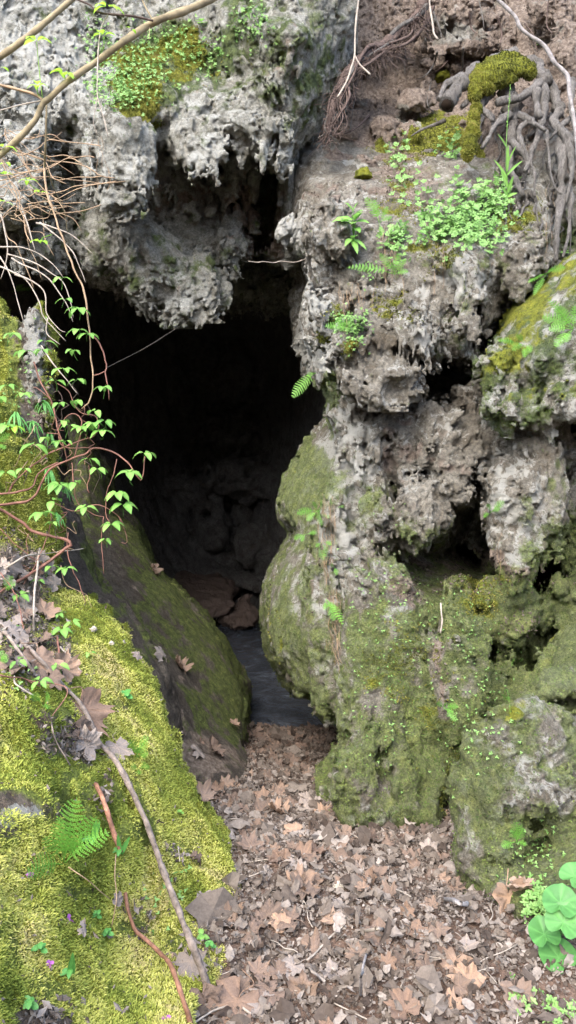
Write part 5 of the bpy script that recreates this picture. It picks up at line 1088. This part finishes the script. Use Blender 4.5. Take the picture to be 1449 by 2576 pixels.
# --- large dead leaves
LOBE = [(0, 1.0), (6, .80), (13, .86), (19, .62), (27, .50), (34, .64), (40, .76), (48, .98), (54, .76), (61, .80), (69, .56), (80, .44), (92, .60), (98, .66), (106, .80), (114, .60), (127, .54), (142, .50), (158, .34), (172, .12)]
OUT = LOBE + [(360 - a, r) for a, r in LOBE[::-1] if a != 0]
def leafmesh(seed, mat, curl):
    g = np.random.default_rng(seed); mb = MB(); A = np.radians([a for a, _ in OUT]); R = (.30 + .70 * np.array([r for _, r in OUT])) * np.where(np.abs(A - math.pi) < .25, .5, 1) * (1 + .07 * g.normal(size=len(OUT)))
    K = len(OUT); fr = [.0, .3, .58, .82, 1.0]; V = [[0, 0, 0]]; C = [[0, 1, 0, 1]]
    fa = g.uniform(0, 3.14); k1, k2, k3 = g.uniform(-.5, .7) * curl, g.uniform(-.6, 1.1) * curl, g.uniform(.04, .14)
    for f in fr[1:]:
        for i in range(K):
            r = R[i] * f; x, y = r * math.cos(A[i]), r * math.sin(A[i])
            w = x * math.cos(fa) + y * math.sin(fa); w2 = -x * math.sin(fa) + y * math.cos(fa)
            vein = any(abs(OUT[i][0] - q) < 1.5 for q in (0, 48, 106, 254, 312, 360))
            z = k1 * w * w + k2 * w2 * w2 * (1 if w2 > 0 else .3) + k3 * math.sin(9 * w + seed) * f + .05 * g.normal() * f * curl - (.035 if vein else 0)
            V.append([x, y, z]); C.append([g.random(), 1. if vein else 0., 0, 1])
    T = [[0, 1 + i, 1 + (i + 1) % K] for i in range(K)]; Q = []
    for j in range(len(fr) - 2):
        for i in range(K): Q.append([1 + j * K + i, 1 + (j + 1) * K + i, 1 + (j + 1) * K + (i + 1) % K, 1 + j * K + (i + 1) % K])
    V = np.array(V); V = V * .5
    mb.add(V, Q, T, C)
    st = np.array([[-.02, 0, 0], [-.15, .02 * g.normal(), .02], [-.3, .06 * g.normal(), .03 + .03 * g.random()], [-.42, .1 * g.normal(), .03]])
    tube(mb, spline(st, .05), .008, 5, (0, .9, 0, 1))
    return mb.data('dry_leaf', mat)
LM = {m.name: [leafmesh(k + 10 * j, m, (.7, 1.0, 1.5, .5, 1.2, 2.0)[k % 6]) for k in range(6)] for j, m in enumerate((M_DRY, M_DRYPALE, M_DRYDARK))}
def lay(p, n, size, label, group, mat=M_DRY, k=None, yaw=None, tilt=.3, lift=.015):
    me = LM[mat.name][RNG.integers(0, 6) if k is None else k]; o = bpy.data.objects.new('dry_leaf', me); COL.objects.link(o)
    n = nz(nz(n) + rv(tilt * .6)); q = Vector(n).to_track_quat('Z', 'Y') @ Euler((0, 0, RNG.uniform(0, 6.28) if yaw is None else yaw)).to_quaternion()
    o.rotation_mode = 'QUATERNION'; o.rotation_quaternion = q; o.location = Vector(p) + Vector(n) * lift; o.scale = (size * 1.3,) * 3
    return tag(o, label, 'dead leaf', group)
UPG = np.array([0, -.28, 1.])
BIG = [(1269, 2257, .15, 'broad brown leaf leaning at the foot of the lower right boulder'), (1164, 2367, .13, 'folded tan leaf curled like a cup on the lower right of the path'), (969, 2232, .10, 'pale tan pointed leaf lying flat at the middle of the path'), (917, 2282, .125, 'flat orange-tan leaf just below the pale pointed one'),
       (879, 2187, .13, 'curled brown leaf left of centre behind the white stone'), (1024, 2115, .15, 'upright red-brown leaf at the foot of the mossy rock mass'), (1074, 2145, .12, 'wide brown leaf beside the upright one at the rock foot'), (1249, 2342, .11, 'dark leaf lying flat below the leaning brown leaf'),
       (1094, 2185, .09, 'dull brown leaf in the pile below the rock mass'), (924, 2222, .075, 'bright orange-brown leaf right beside the white stone'), (749, 2235, .11, 'brown leaf at the left side of the path level with the white stone'), (765, 2255, .10, 'leaf partly under another at the left side of the path'),
       (745, 2335, .09, 'torn tan leaf on the left of the path above the bottom corner'), (759, 2497, .09, 'leaf standing on edge near the bottom middle'), (754, 2562, .12, 'leaf cut by the bottom edge of the view at the middle'), (742, 2052, .11, 'brown leaf in the shade before the cave'),
       (785, 2027, .08, 'upright leaf at the foot of the low mossy boulder'), (1224, 2317, .075, 'small tan leaf touching the folded cup-like leaf'), (1124, 2120, .08, 'pale leaf in the crack between the rock mass and boulder'), (1322, 2247, .09, 'leaf tucked under the lower right boulder'), (595, 2530, .15, 'large tan leaf at the bottom by the end of the long stick'),
       (545, 2545, .12, 'leaf overlapped by the large one at the foot of the stick'), (650, 2477, .11, 'tan leaf standing up right of the long stick end'), (710, 2167, .09, 'flat tan leaf on the left of the path below the shade'), (712, 2325, .09, 'orange leaf beside the moss bank foot'), (605, 2067, .08, 'leaf at the edge of the moss bank in the shade'),
       (565, 1977, .09, 'leaf at the foot of the large slab'), (510, 2010, .09, 'brown leaf between the moss bank and large slab'), (1010, 2245, .09, 'small leaf pointing up behind the flat orange-tan leaf'), (700, 2040, .09, 'curled leaf in the middle of the shaded path'), (640, 2120, .10, 'leaf on the path right of the moss bank edge')]
for a, b, s, lb in BIG:
    p, n, d = hit(a, b); lay(p, UPG + rv(.15) + (np.array([0, -.8, 0]) if 'upright' in lb or 'standing' in lb or 'leaning' in lb else 0), s, lb, 'large dead leaves on the path', M_DRYPALE if 'pale' in lb else M_DRY, yaw=None, lift=.02)
SL = [(380, 1435, .12, 'reddish dead leaf high on the large slab'), (400, 1648, .10, 'pale curled dead leaf in the middle of the large slab'), (452, 1683, .13, 'upright brown leaf low on the large slab'), (530, 1888, .14, 'light brown leaf near the foot of the large slab'), (492, 1893, .10, 'flat pale leaf beside the light brown one on the slab foot'), (500, 1868, .05, 'very small leaf near the foot of the large slab'), (587, 1828, .08, 'dark leaf at the rounded corner of the large slab')]
for a, b, s, lb in SL:
    p, n, d = hit(a, b); lay(p, n, s, lb, 'dead leaves lying on the large slab', M_DRYPALE if 'pale' in lb else M_DRY, lift=.02)
BKL = [(205, 1790, .17, 'largest tan lobed leaf lying on the moss bank under the long stick', M_DRY, 3), (95, 1672, .15, 'broad tan leaf on the bank just above the largest one', M_DRY, 0), (105, 1548, .10, 'curled orange-brown leaf in the pile at the left edge', M_DRY, 1), (150, 1690, .11, 'brown leaf behind the long stick between two broad leaves', M_DRY, 4), (205, 1880, .10, 'crumpled pinkish leaf below the largest leaf on the bank', M_DRYPALE, 5),
       (290, 1890, .10, 'crumpled grey-pink leaf half under the long stick', M_DRYPALE, 4), (55, 1530, .12, 'grey crumpled leaf at the left edge of the bank', M_DRYPALE, 5), (20, 1600, .12, 'long grey hanging leaf at the left edge', M_DRYPALE, 1), (130, 1470, .08, 'pale crumpled leaf above the curled orange one', M_DRYPALE, 2), (190, 1840, .08, 'rolled brown leaf tucked beneath the largest leaf', M_DRYDARK, 2), (515, 2275, .06, 'small white folded leaf low on the moss bank', M_DRYPALE, 5), (20, 1420, .12, 'grey leaf highest in the left edge pile', M_DRYPALE, 0),
       (485, 2170, .05, 'thin dark leaf in the moss right of the long stick', M_DRYDARK, 5), (280, 2265, .04, 'tiny pale leaf in the middle of the moss bank', M_DRYPALE, 2), (190, 2340, .035, 'tiny pinkish leaf low on the moss bank', M_DRYPALE, 1), (480, 2430, .09, 'pale torn leaf at the lower edge of the moss bank', M_DRYPALE, 3), (500, 2500, .10, 'crumpled leaf beside the lower end of the long stick', M_DRYDARK, 2), (340, 1655, .05, 'small grey leaf on the crest of the moss bank', M_DRYPALE, 4)]
for a, b, s, lb, m, k in BKL:
    p, n, d = hit(a, b); lay(p, nz(n + nz(CAMP - p) * .5), s, lb, 'dead leaves lying on the moss bank', m, k, lift=.025, tilt=.2, yaw=(-1.3 if k == 3 else None))
for k in range(26):
    a, b = RNG.uniform(-10, 130), RNG.uniform(1400, 1720); p, n, d = hit(a, b)
    lay(p, n, RNG.uniform(.05, .10), 'weathered grey-brown leaf in the dead leaf pile at the left edge', 'leaf pile at the left edge', M_DRYPALE if k % 3 else M_DRYDARK, lift=.015, tilt=.9)
n_ = 0
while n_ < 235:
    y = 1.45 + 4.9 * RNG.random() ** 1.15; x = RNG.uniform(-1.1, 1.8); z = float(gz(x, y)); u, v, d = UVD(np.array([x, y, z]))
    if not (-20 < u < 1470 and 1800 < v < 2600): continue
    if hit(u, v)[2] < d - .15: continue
    n_ += 1; lay((x, y, z), UPG, RNG.uniform(.045, .095) * (1.15 if y > 3.3 else 1), 'dull brown leaf lying among the crumbled litter on the path', 'scattered dead leaves on the path', M_DRYDARK if y > 4.5 else (M_DRY, M_DRYDARK, M_DRYDARK, M_DRYPALE, M_DRY, M_DRYDARK, M_DRYDARK, M_DRY, M_DRYDARK)[n_ % 9], lift=RNG.uniform(.008, .028), tilt=.32)  # far leaves all get the dark material, in place of shade

# --- sticks on the bank
def stick(uv, r0, r1, mat, label, off=.02, knob=.25, name='stick'):
    ds = [hit(a, b)[2] for a, b in uv]; ds = [min(ds[max(0, i - 1):i + 2]) if i else ds[0] for i in range(len(ds))]
    pp = [W(a, b, d - off) for (a, b), d in zip(uv, ds)]; p = spline(pp, .012); b = p[0].copy(); mb = MB()
    q = p - b; q += .003 * np.stack([vn(p[:, 0] * 25, p[:, 2] * 25, p[:, 1], s_) for s_ in (1, 2, 3)], -1)
    tube(mb, q, np.linspace(r0, r1, len(q)), 9, knob=knob, seed=int(uv[0][0]))
    o = mb.build(name, mat); o.location = b; tag(o, label, 'stick', 'sticks lying on the ground'); return o
lo = stick([(40, 1600), (90, 1650), (140, 1705), (205, 1775), (245, 1855), (300, 1930), (350, 2030), (390, 2130), (415, 2200), (450, 2290), (480, 2370), (525, 2490)], .0065, .0105, M_STICK, 'long dark knobbly stick lying down the whole moss bank')
stick([(240, 1972), (258, 2010), (275, 2060), (290, 2110), (303, 2142)], .006, .008, M_STICKR, 'short reddish stick half sunk in moss left of the long one')
stick([(316, 2245), (325, 2295), (345, 2345), (395, 2390), (430, 2430), (455, 2500), (480, 2580)], .005, .0065, M_STICKR, 'curved reddish stick low on the moss bank')
stick([(120, 1763), (130, 1830), (137, 1855), (175, 1925)], .003, .002, M_STICK, 'thin dark twig left of the largest dead leaf')
stick([(150, 1628), (175, 1650), (190, 1672), (205, 1690)], .004, .003, M_PALE, 'pale bent twig above the largest dead leaf')
stick([(35, 1700), (40, 1722), (85, 1750)], .003, .002, M_PALE, 'thin whitish twig left of the small fern on the bank')
stick([(100, 1380), (92, 1440), (85, 1520), (84, 1590)], .005, .004, M_PALE, 'bare upright pale twig at the leaf pile')
stick([(0, 1440), (60, 1400), (120, 1392), (210, 1380)], .004, .002, M_PALE, 'long pale twig lying across above the leaf pile')
stick([(10, 1590), (0, 1610)][::-1] + [(50, 1640), (84, 1695)], .006, .005, M_STICK, 'dark twig crossing the broad leaf at the left')
stick([(449, 2128), (452, 2166)], .0022, .0016, M_PALE, 'tiny pale twig standing in the moss bank')
stick([(290, 2150), (287, 2200), (292, 2260), (282, 2330)], .0016, .0012, M_TAN, 'hair-thin tan stalk on the moss bank', off=.03, knob=0)
stick([(172, 2180), (215, 2210), (275, 2260)], .0014, .001, M_TAN, 'hair-thin straw right of the largest fern', off=.03, knob=0)
stick([(875, 2345), (920, 2340), (965, 2335)], .006, .005, M_PALE, 'grey twig lying level on the path below the orange-tan leaf')
stick([(900, 2576), (905, 2500), (912, 2440), (922, 2400)], .007, .004, M_WHITEB, 'pale stick standing out of the litter at the bottom')
stick([(930, 2400), (940, 2450), (945, 2490)], .005, .004, M_STICKR, 'reddish brown twig beside the pale stick at the bottom')
stick([(1010, 2440), (1012, 2480)], .006, .005, M_PALE, 'short grey twig stub on the lower path')
stick([(1080, 2250), (1120, 2262), (1180, 2275), (1230, 2290)], .011, .006, M_WHITEB, 'whitish rotten stick at the foot of the lower right boulder')
stick([(1110, 1518), (1112, 1560), (1108, 1592)], .004, .003, M_PALE, 'thin pale stick leaning in the crack of the rock mass', off=.03)

# --- stones, fungus
def lump(name, u, v, r, mat, label, cat, off=0, sq=(1, 1, .8), n=28):
    p, nn, d = hit(u, v); th = np.linspace(0, 2 * math.pi, n, endpoint=False)[:, None]; ph = np.linspace(.01, math.pi - .01, n)[None]
    x, y, z = np.cos(th) * np.sin(ph), np.sin(th) * np.sin(ph), np.cos(ph) + 0 * th
    s = r * (1 + .35 * vn(x * 2.2 + u, y * 2.2, z * 2.2, 1) + .22 * np.abs(vn(x * 6 + u, y * 6, z * 6, 2)) + .1 * vn(x * 14, y * 14, z * 14, 3))
    V = np.stack([x * s * sq[0], y * s * sq[1], z * s * sq[2]], -1).reshape(-1, 3); i = np.arange(n)[:, None] * n; i2 = ((np.arange(n)[:, None] + 1) % n) * n; j = np.arange(n - 1)[None]
    o = MB().add(V, np.stack([i + j, i2 + j, i2 + j + 1, i + j + 1], -1).reshape(-1, 4)).build(name, mat); o.location = Vector(p) + Vector((0, 0, r * .3)); return tag(o, label, cat)
lump('stone', 860, 2238, .026, M_FUNGUS, 'lumpy whitish stone on the leaf litter of the path', 'stone')
lump('stone', 703, 2025, .065, M_MOSSROCK, 'round ochre stone half buried in the shaded litter', 'stone', sq=(1.1, 1, .6))
lump('stone', 235, 1585, .014, M_FUNGUS, 'pale yellowish stone in the moss near the bank crest', 'stone')
lump('stone', 280, 1620, .011, M_FUNGUS, 'small pale stone below another near the bank crest', 'stone')
lump('stone', 915, 445, .05, M_ROCK, 'grey stone sitting on top of the rock mass by the soil', 'stone')
lump('stone', 1112, 198, .05, M_ROCK, 'grey stone stuck in the soil slope left of the stump', 'stone')

# --- small plants
def plant(name, u, v, label, cat, off=.0):
    p, n, d = hit(u, v, off); r = empty(name, p); tag(r, label, cat); return r, p, n, d
# broad-leaved plant
r, p, n, d = plant('broadleaf_plant', 890, 600, 'soft green plant with large pointed leaves on the rock mass', 'plant', .03)
for (a, b, L) in [(832, 548, .13), (868, 510, .12), (900, 512, .10), (862, 560, .13), (905, 545, .12), (930, 560, .10), (885, 570, .11), (868, 622, .07), (896, 600, .09), (925, 628, .06), (900, 640, .07), (915, 530, .10), (905, 590, .09)]:
    mb = MB(); tip = W(a, b, d - .12).astype(float) - p; base = W(889 + RNG.normal() * 4, b * .45 + 560 * .55 if b < 600 else 600, d - .06).astype(float) - p
    tube(mb, spline([rv(.003), base * .6, base], .01), .0022, 5, (.3, .5, 0, 1)); dv = tip - base
    blade(mb, base, dv + np.array([0, 0, .04]), np.array([0, -.6, 1.]), max(L * .8, np.linalg.norm(dv)), L * .50, 'ovate', .7, .2, RNG.uniform(.2, .8), .04); mb.build('leaf', M_LEAF, r)
# grassy plant with upright leaves above the stonecrop
r, p, n, d = plant('tall_weed', 1278, 500, 'single tall green stalk with narrow leaves above the stonecrop', 'plant', .03)
mb = MB(); st = spline([W(a, b, d - dd).astype(float) - p for a, b, dd in [(1278, 500, .03), (1276, 450, .08), (1274, 400, .12), (1274, 350, .13), (1280, 270, .12), (1284, 212, .12)]], .02); tube(mb, st, np.linspace(.003, .001, len(st)), 5, (.6, .4, 0, 1)); mb.build('stem', M_LEAF, r)
for (a0, b0, a1, b1, w) in [(1276, 450, 1248, 402, .018), (1276, 440, 1310, 405, .018), (1275, 430, 1278, 370, .022), (1277, 470, 1262, 432, .022), (1277, 485, 1290, 445, .024), (1277, 495, 1262, 470, .022), (1274, 370, 1254, 338, .012), (1277, 495, 1300, 490, .02), (1275, 415, 1295, 370, .012)]:
    mb = MB(); A = W(a0, b0, d - .08).astype(float) - p; B = W(a1, b1, d - .12).astype(float) - p; blade(mb, A, B - A + np.array([0, 0, .03]), np.array([0, -1., .4]), np.linalg.norm(B - A) * 1.1, w, 'strap', .5, .3, .6); mb.build('leaf', M_LEAF, r)
mb = MB()
for k in range(26):
    t = RNG.uniform(.62, 1); q = st[int(t * (len(st) - 1))]; blade(mb, q, rv(1) + np.array([0, 0, .4]), rv(1), .012, .004, 'ovate', .3, .2, .8)
mb.build('seed_head', M_LEAF, r)
# seedlings of blades and of small round leaves on the moss bank
def seedling(u, v, kind, size, label):
    r, p, n, d = plant('seedling', u, v, label, 'seedling', .012); m = dict(blade=M_DARKLEAF, round=M_DARKLEAF, pair=M_LEAF)[kind]; k_ = dict(blade=4, round=5, pair=4)[kind]
    r['group'] = 'seedlings on the moss bank'
    for k in range(k_):
        mb = MB(); a = 6.28 * k / k_ + RNG.uniform(0, .5)
        if kind == 'blade' and k < 2: dv = np.array([RNG.normal() * .2, -.2, 1.]); blade(mb, rv(.002), dv, np.array([0, -1, .2]), size, size * .2, 'strap', .3, .3, .7)
        else: blade(mb, rv(.002) + np.array([0, 0, .004 + .004 * k]), [math.cos(a), math.sin(a) - .5, .45], [0, -.5, 1], size * (.42 if kind == 'blade' else .6), size * (.2 if kind == 'blade' else .42), 'round' if kind == 'round' else 'ovate', .8, .15, RNG.uniform(.3, .8))
        mb.build('leaf', m, r)
seedling(303, 2145, 'blade', .075, 'upright strappy seedling at the lower end of the short reddish stick')
seedling(232, 2120, 'blade', .085, 'strappy seedling right beside the largest fern'); seedling(178, 2455, 'blade', .07, 'strappy seedling low on the left of the moss bank')
seedling(510, 2360, 'pair', .04, 'bright small-leaved seedling at the foot of the moss bank'); seedling(530, 2385, 'round', .03, 'round-leaved seedling below the bright one at the bank foot')
seedling(272, 2355, 'round', .03, 'dark round-leaved seedling above the curved reddish stick'); seedling(100, 2395, 'round', .03, 'dark round-leaved seedling nearest the left edge of the bank')
seedling(245, 2310, 'round', .028, 'pale round-leaved seedling in the centre of the lower moss bank'); seedling(455, 2048, 'pair', .025, 'tiny seedling at the right side of the moss bank')
seedling(78, 2535, 'round', .035, 'dark leafy seedling at the bottom left corner'); seedling(318, 1752, 'round', .06, 'blue-green three-leaved seedling above the ferns on the bank edge')
seedling(1420, 640, 'pair', .07, 'light green seedling at the right edge over the jutting boulder'); seedling(508, 60, 'pair', .09, 'small star-shaped plant high on the grey cliff'); seedling(550, 130, 'pair', .08, 'two-leaved weed right of the mossy cliff patch'); seedling(1355, 115, 'pair', .05, 'tiny green sprout at top right behind the white branch')
for k, (a, b, lb) in enumerate([(175, 2312, 'violet petals beside a pinkish leaf low on the bank'), (76, 2197, 'violet petal left below the largest fern'), (565, 2472, 'violet petal at the foot of the long stick'), (418, 2558, 'violet petal at the very bottom of the moss bank'), (127, 2418, 'reddish violet petal near the lower left seedlings'), (692, 2457, 'violet petal on the leaf litter right of the bank')]):
    p, n, d = hit(a, b, .006); mb = MB()
    for j in range(4): blade(mb, rv(.002), rv(1) + np.array([0, -.5, .8]), rv(1), .012, .009, 'round', .2, .2, .5)
    o = mb.build('petal', M_PURPLE); o.location = p; tag(o, lb, 'flower petals', 'fallen violet petals')
# wild ginger
r, p, n, d = plant('round_leaf_plant', 1400, 2370, 'plant with big smooth heart-shaped green leaves at the right edge', 'plant', .02)
n_ = NT('x')
for (a, b, rad, dz) in [(1409, 2272, .052, .16), (1417, 2320, .052, .19), (1369, 2350, .047, .13), (1405, 2408, .056, .20), (1446, 2205, .045, .12), (1470, 2330, .05, .14)]:
    d_ = hit(a, min(b + 25, 2560))[2] - .10 - dz * .3; c = W(a, b, d_).astype(float) - p; mb = MB(); K, J = 30, 8; V = [[0, 0, 0]]; C = [[.4, 1, 0, 1]]
    tl = Vector(nz(nz(CAMP - (c + p)) + np.array([0, .1, .9]) + rv(.12))).to_track_quat('Z', 'Y') @ Euler((0, 0, RNG.uniform(-2.6, -.6))).to_quaternion()
    for j in range(1, J + 1):
        for k in range(K):
            t = 2 * math.pi * k / K; q = j / J; R_ = rad * (1 - .55 * max(0, math.cos(t)) ** 14) * (1 + .05 * math.cos(2 * t) + (.10 if abs(t - math.pi) < .12 else 0)); 
            V.append([R_ * q * math.cos(t) - .0 * rad, R_ * q * math.sin(t), rad * (.28 * q * q - .12 * q ** 4 + .03 * math.sin(3 * t) * q + .02 * math.cos(7 * t) * q)]); C.append([.4 + .25 * math.sin(k), 1. if k % 5 == 0 else .1, 0, 1])
    T = [[0, 1 + k, 1 + (k + 1) % K] for k in range(K)]; Q = [[1 + (j - 1) * K + k, 1 + j * K + k, 1 + j * K + (k + 1) % K, 1 + (j - 1) * K + (k + 1) % K] for j in range(1, J) for k in range(K)]
    V = np.array([tl @ Vector(x) for x in V]) + c; mb.add(V, Q, T, C)
    tube(mb, spline([c, c * .5 + np.array([.0, .01, -.02]), rv(.01)], .015), .0022, 6, (.5, .3, 0, 1)); mb.build('leaf', M_GINGER, r)
# grass-like hanging leaves on the left rock
for k, (a, b) in enumerate([(110, 1010), (80, 1060), (125, 1090), (150, 1150), (165, 1230), (120, 1180), (40, 1040), (140, 1290)]):
    r, p, n, d = plant('hanging_grass', a, b, ['topmost', 'second', 'third', 'fourth', 'sixth', 'fifth', 'leftmost', 'lowest'][k] + ' tuft of drooping dark strap leaves on the left rock edge', 'grass tuft', .03); r['group'] = 'strap-leaved tufts on the left rock edge'
    for j in range(11):
        mb = MB(); blade(mb, rv(.004), [RNG.normal() * .8 + .2, -.8, RNG.uniform(-.3, .7)], [0, -.4, 1], RNG.uniform(.06, .14), .009, 'strap', 2.2, .3, RNG.uniform(.2, .9)); mb.build('leaf', M_DARKLEAF, r)

# --- stonecrop carpets
def carpet(name, spots, nros, leaf, mat, label, prof='obov', stem=.03, nl=6, seed=0):
    mb = MB(); w = np.array([s[4] for s in spots], float); w /= w.sum()
    for k in range(nros):
        s = spots[RNG.choice(len(spots), p=w)]; a = s[0] + RNG.normal() * s[2] * .5; b = s[1] + RNG.normal() * s[3] * .5
        p, n, d = hit(a, b, .003); L = stem * RNG.uniform(.3, 1.5)
        tip = p + nz(n * .7 + np.array([0, -.2, .8]) + rv(.25)) * L
        if L > .012: tube(mb, [p, (p + tip) / 2 + rv(.002), tip], .0009, 3, (.5, .2, 0, 1))
        up = nz(nz(CAMP - tip) * .5 + np.array([0, 0, .7]) + rv(.35)); q = nz(np.cross(up, rv())); q2 = np.cross(up, q); sh_ = RNG.uniform(.1, .9)
        for j in range(nl):
            an = 6.283 * j / nl + RNG.normal() * .2; blade(mb, tip - up * .002 * (j % 2), q * math.cos(an) + q2 * math.sin(an) + up * .35, up, leaf * RNG.uniform(.7, 1.2), leaf * .62, prof, .3, .1, sh_ + RNG.normal() * .1)
    o = mb.build(name, mat); return tag(o, label, 'ground cover', kind='stuff')
carpet('stonecrop', [(1170, 560, 90, 60, 5), (1090, 580, 50, 50, 1.6), (1230, 530, 50, 60, 2.2), (1200, 610, 70, 35, 2.), (1000, 400, 40, 60, .8), (1135, 380, 40, 45, .9), (1010, 470, 40, 60, .6), (1050, 500, 60, 50, .5), (1000, 620, 40, 60, 1.), (1180, 490, 80, 30, 1.2), (1260, 480, 40, 30, .5)], 760, .021, M_SEDUM, 'carpet of pale green rounded stonecrop rosettes on the upper right rock', stem=.045)
carpet('clover_patch', [(330, 190, 110, 80, 5), (420, 110, 110, 60, 3), (310, 240, 50, 40, 2), (640, 60, 50, 60, 1.6), (250, 100, 50, 80, .8), (520, 150, 60, 60, .6), (240, 230, 20, 50, .6)], 1150, .013, M_SEDUM, 'dense small-leaved green plants over the moss patch on the cliff', 'round', .022, 4)
carpet('cress_patch', [(890, 830, 42, 40, 3), (860, 810, 30, 20, 1), (930, 690, 30, 30, .3)], 330, .009, M_SEDUM, 'round patch of tiny bright green leaves on the rock mass', 'round', .015, 4)
carpet('weeds', [(1390, 2450, 90, 60, 2), (1330, 2400, 40, 60, 1), (1430, 2540, 80, 50, 2), (1350, 2275, 30, 40, 1.2), (1310, 2520, 30, 40, .5)], 520, .012, M_SEDUM, 'low green moss and weeds in the bottom right corner', 'round', .02, 4)
carpet('small_weeds', [(1090, 1560, 200, 150, 2), (950, 1500, 90, 200, 1), (1200, 1800, 100, 200, 1.5), (1350, 2150, 60, 80, 1), (980, 1800, 120, 150, 1)], 420, .007, M_SEDUM, 'scattered tiny round leaves on the mossy rock mass', 'round', .006, 3)
carpet('shade_weeds', [(40, 1650, 90, 100, 1), (420, 2250, 60, 100, .6), (60, 1000, 60, 200, 1)], 120, .009, M_SEDUM, 'sparse tiny weeds on the left bank', 'round', .01, 3)
mb = MB()
for (a, b, c_, dd_, nn_) in [(985, 620, 30, 130, 22), (820, 1330, 18, 180, 40), (1110, 640, 12, 150, 8), (900, 730, 60, 60, 18), (840, 1560, 16, 160, 30), (245, 400, 20, 120, 8), (1400, 520, 40, 120, 12), (1260, 1360, 2, 60, 2)]:
    for k in range(nn_):
        a0, b0 = a + RNG.normal() * c_ * .5, b + RNG.uniform(-.5, .4) * dd_; L = RNG.uniform(25, 90); pts = []
        a1 = a0
        for t in range(5):
            a1 += RNG.normal() * 4; pts.append(W(a1, b0 + L * t / 4, hit(a1, b0 + L * t / 4)[2] - .025))
        tube(mb, spline(pts, .02), .0011, 3)
o = mb.build('dry_stalks', M_TAN); tag(o, 'hair-thin dry tan stalks trailing down the rocks', 'dry stalks', kind='stuff')
bpy.data.materials.remove(bpy.data.materials['x'])
print('all', round(time.time() - T0, 1))
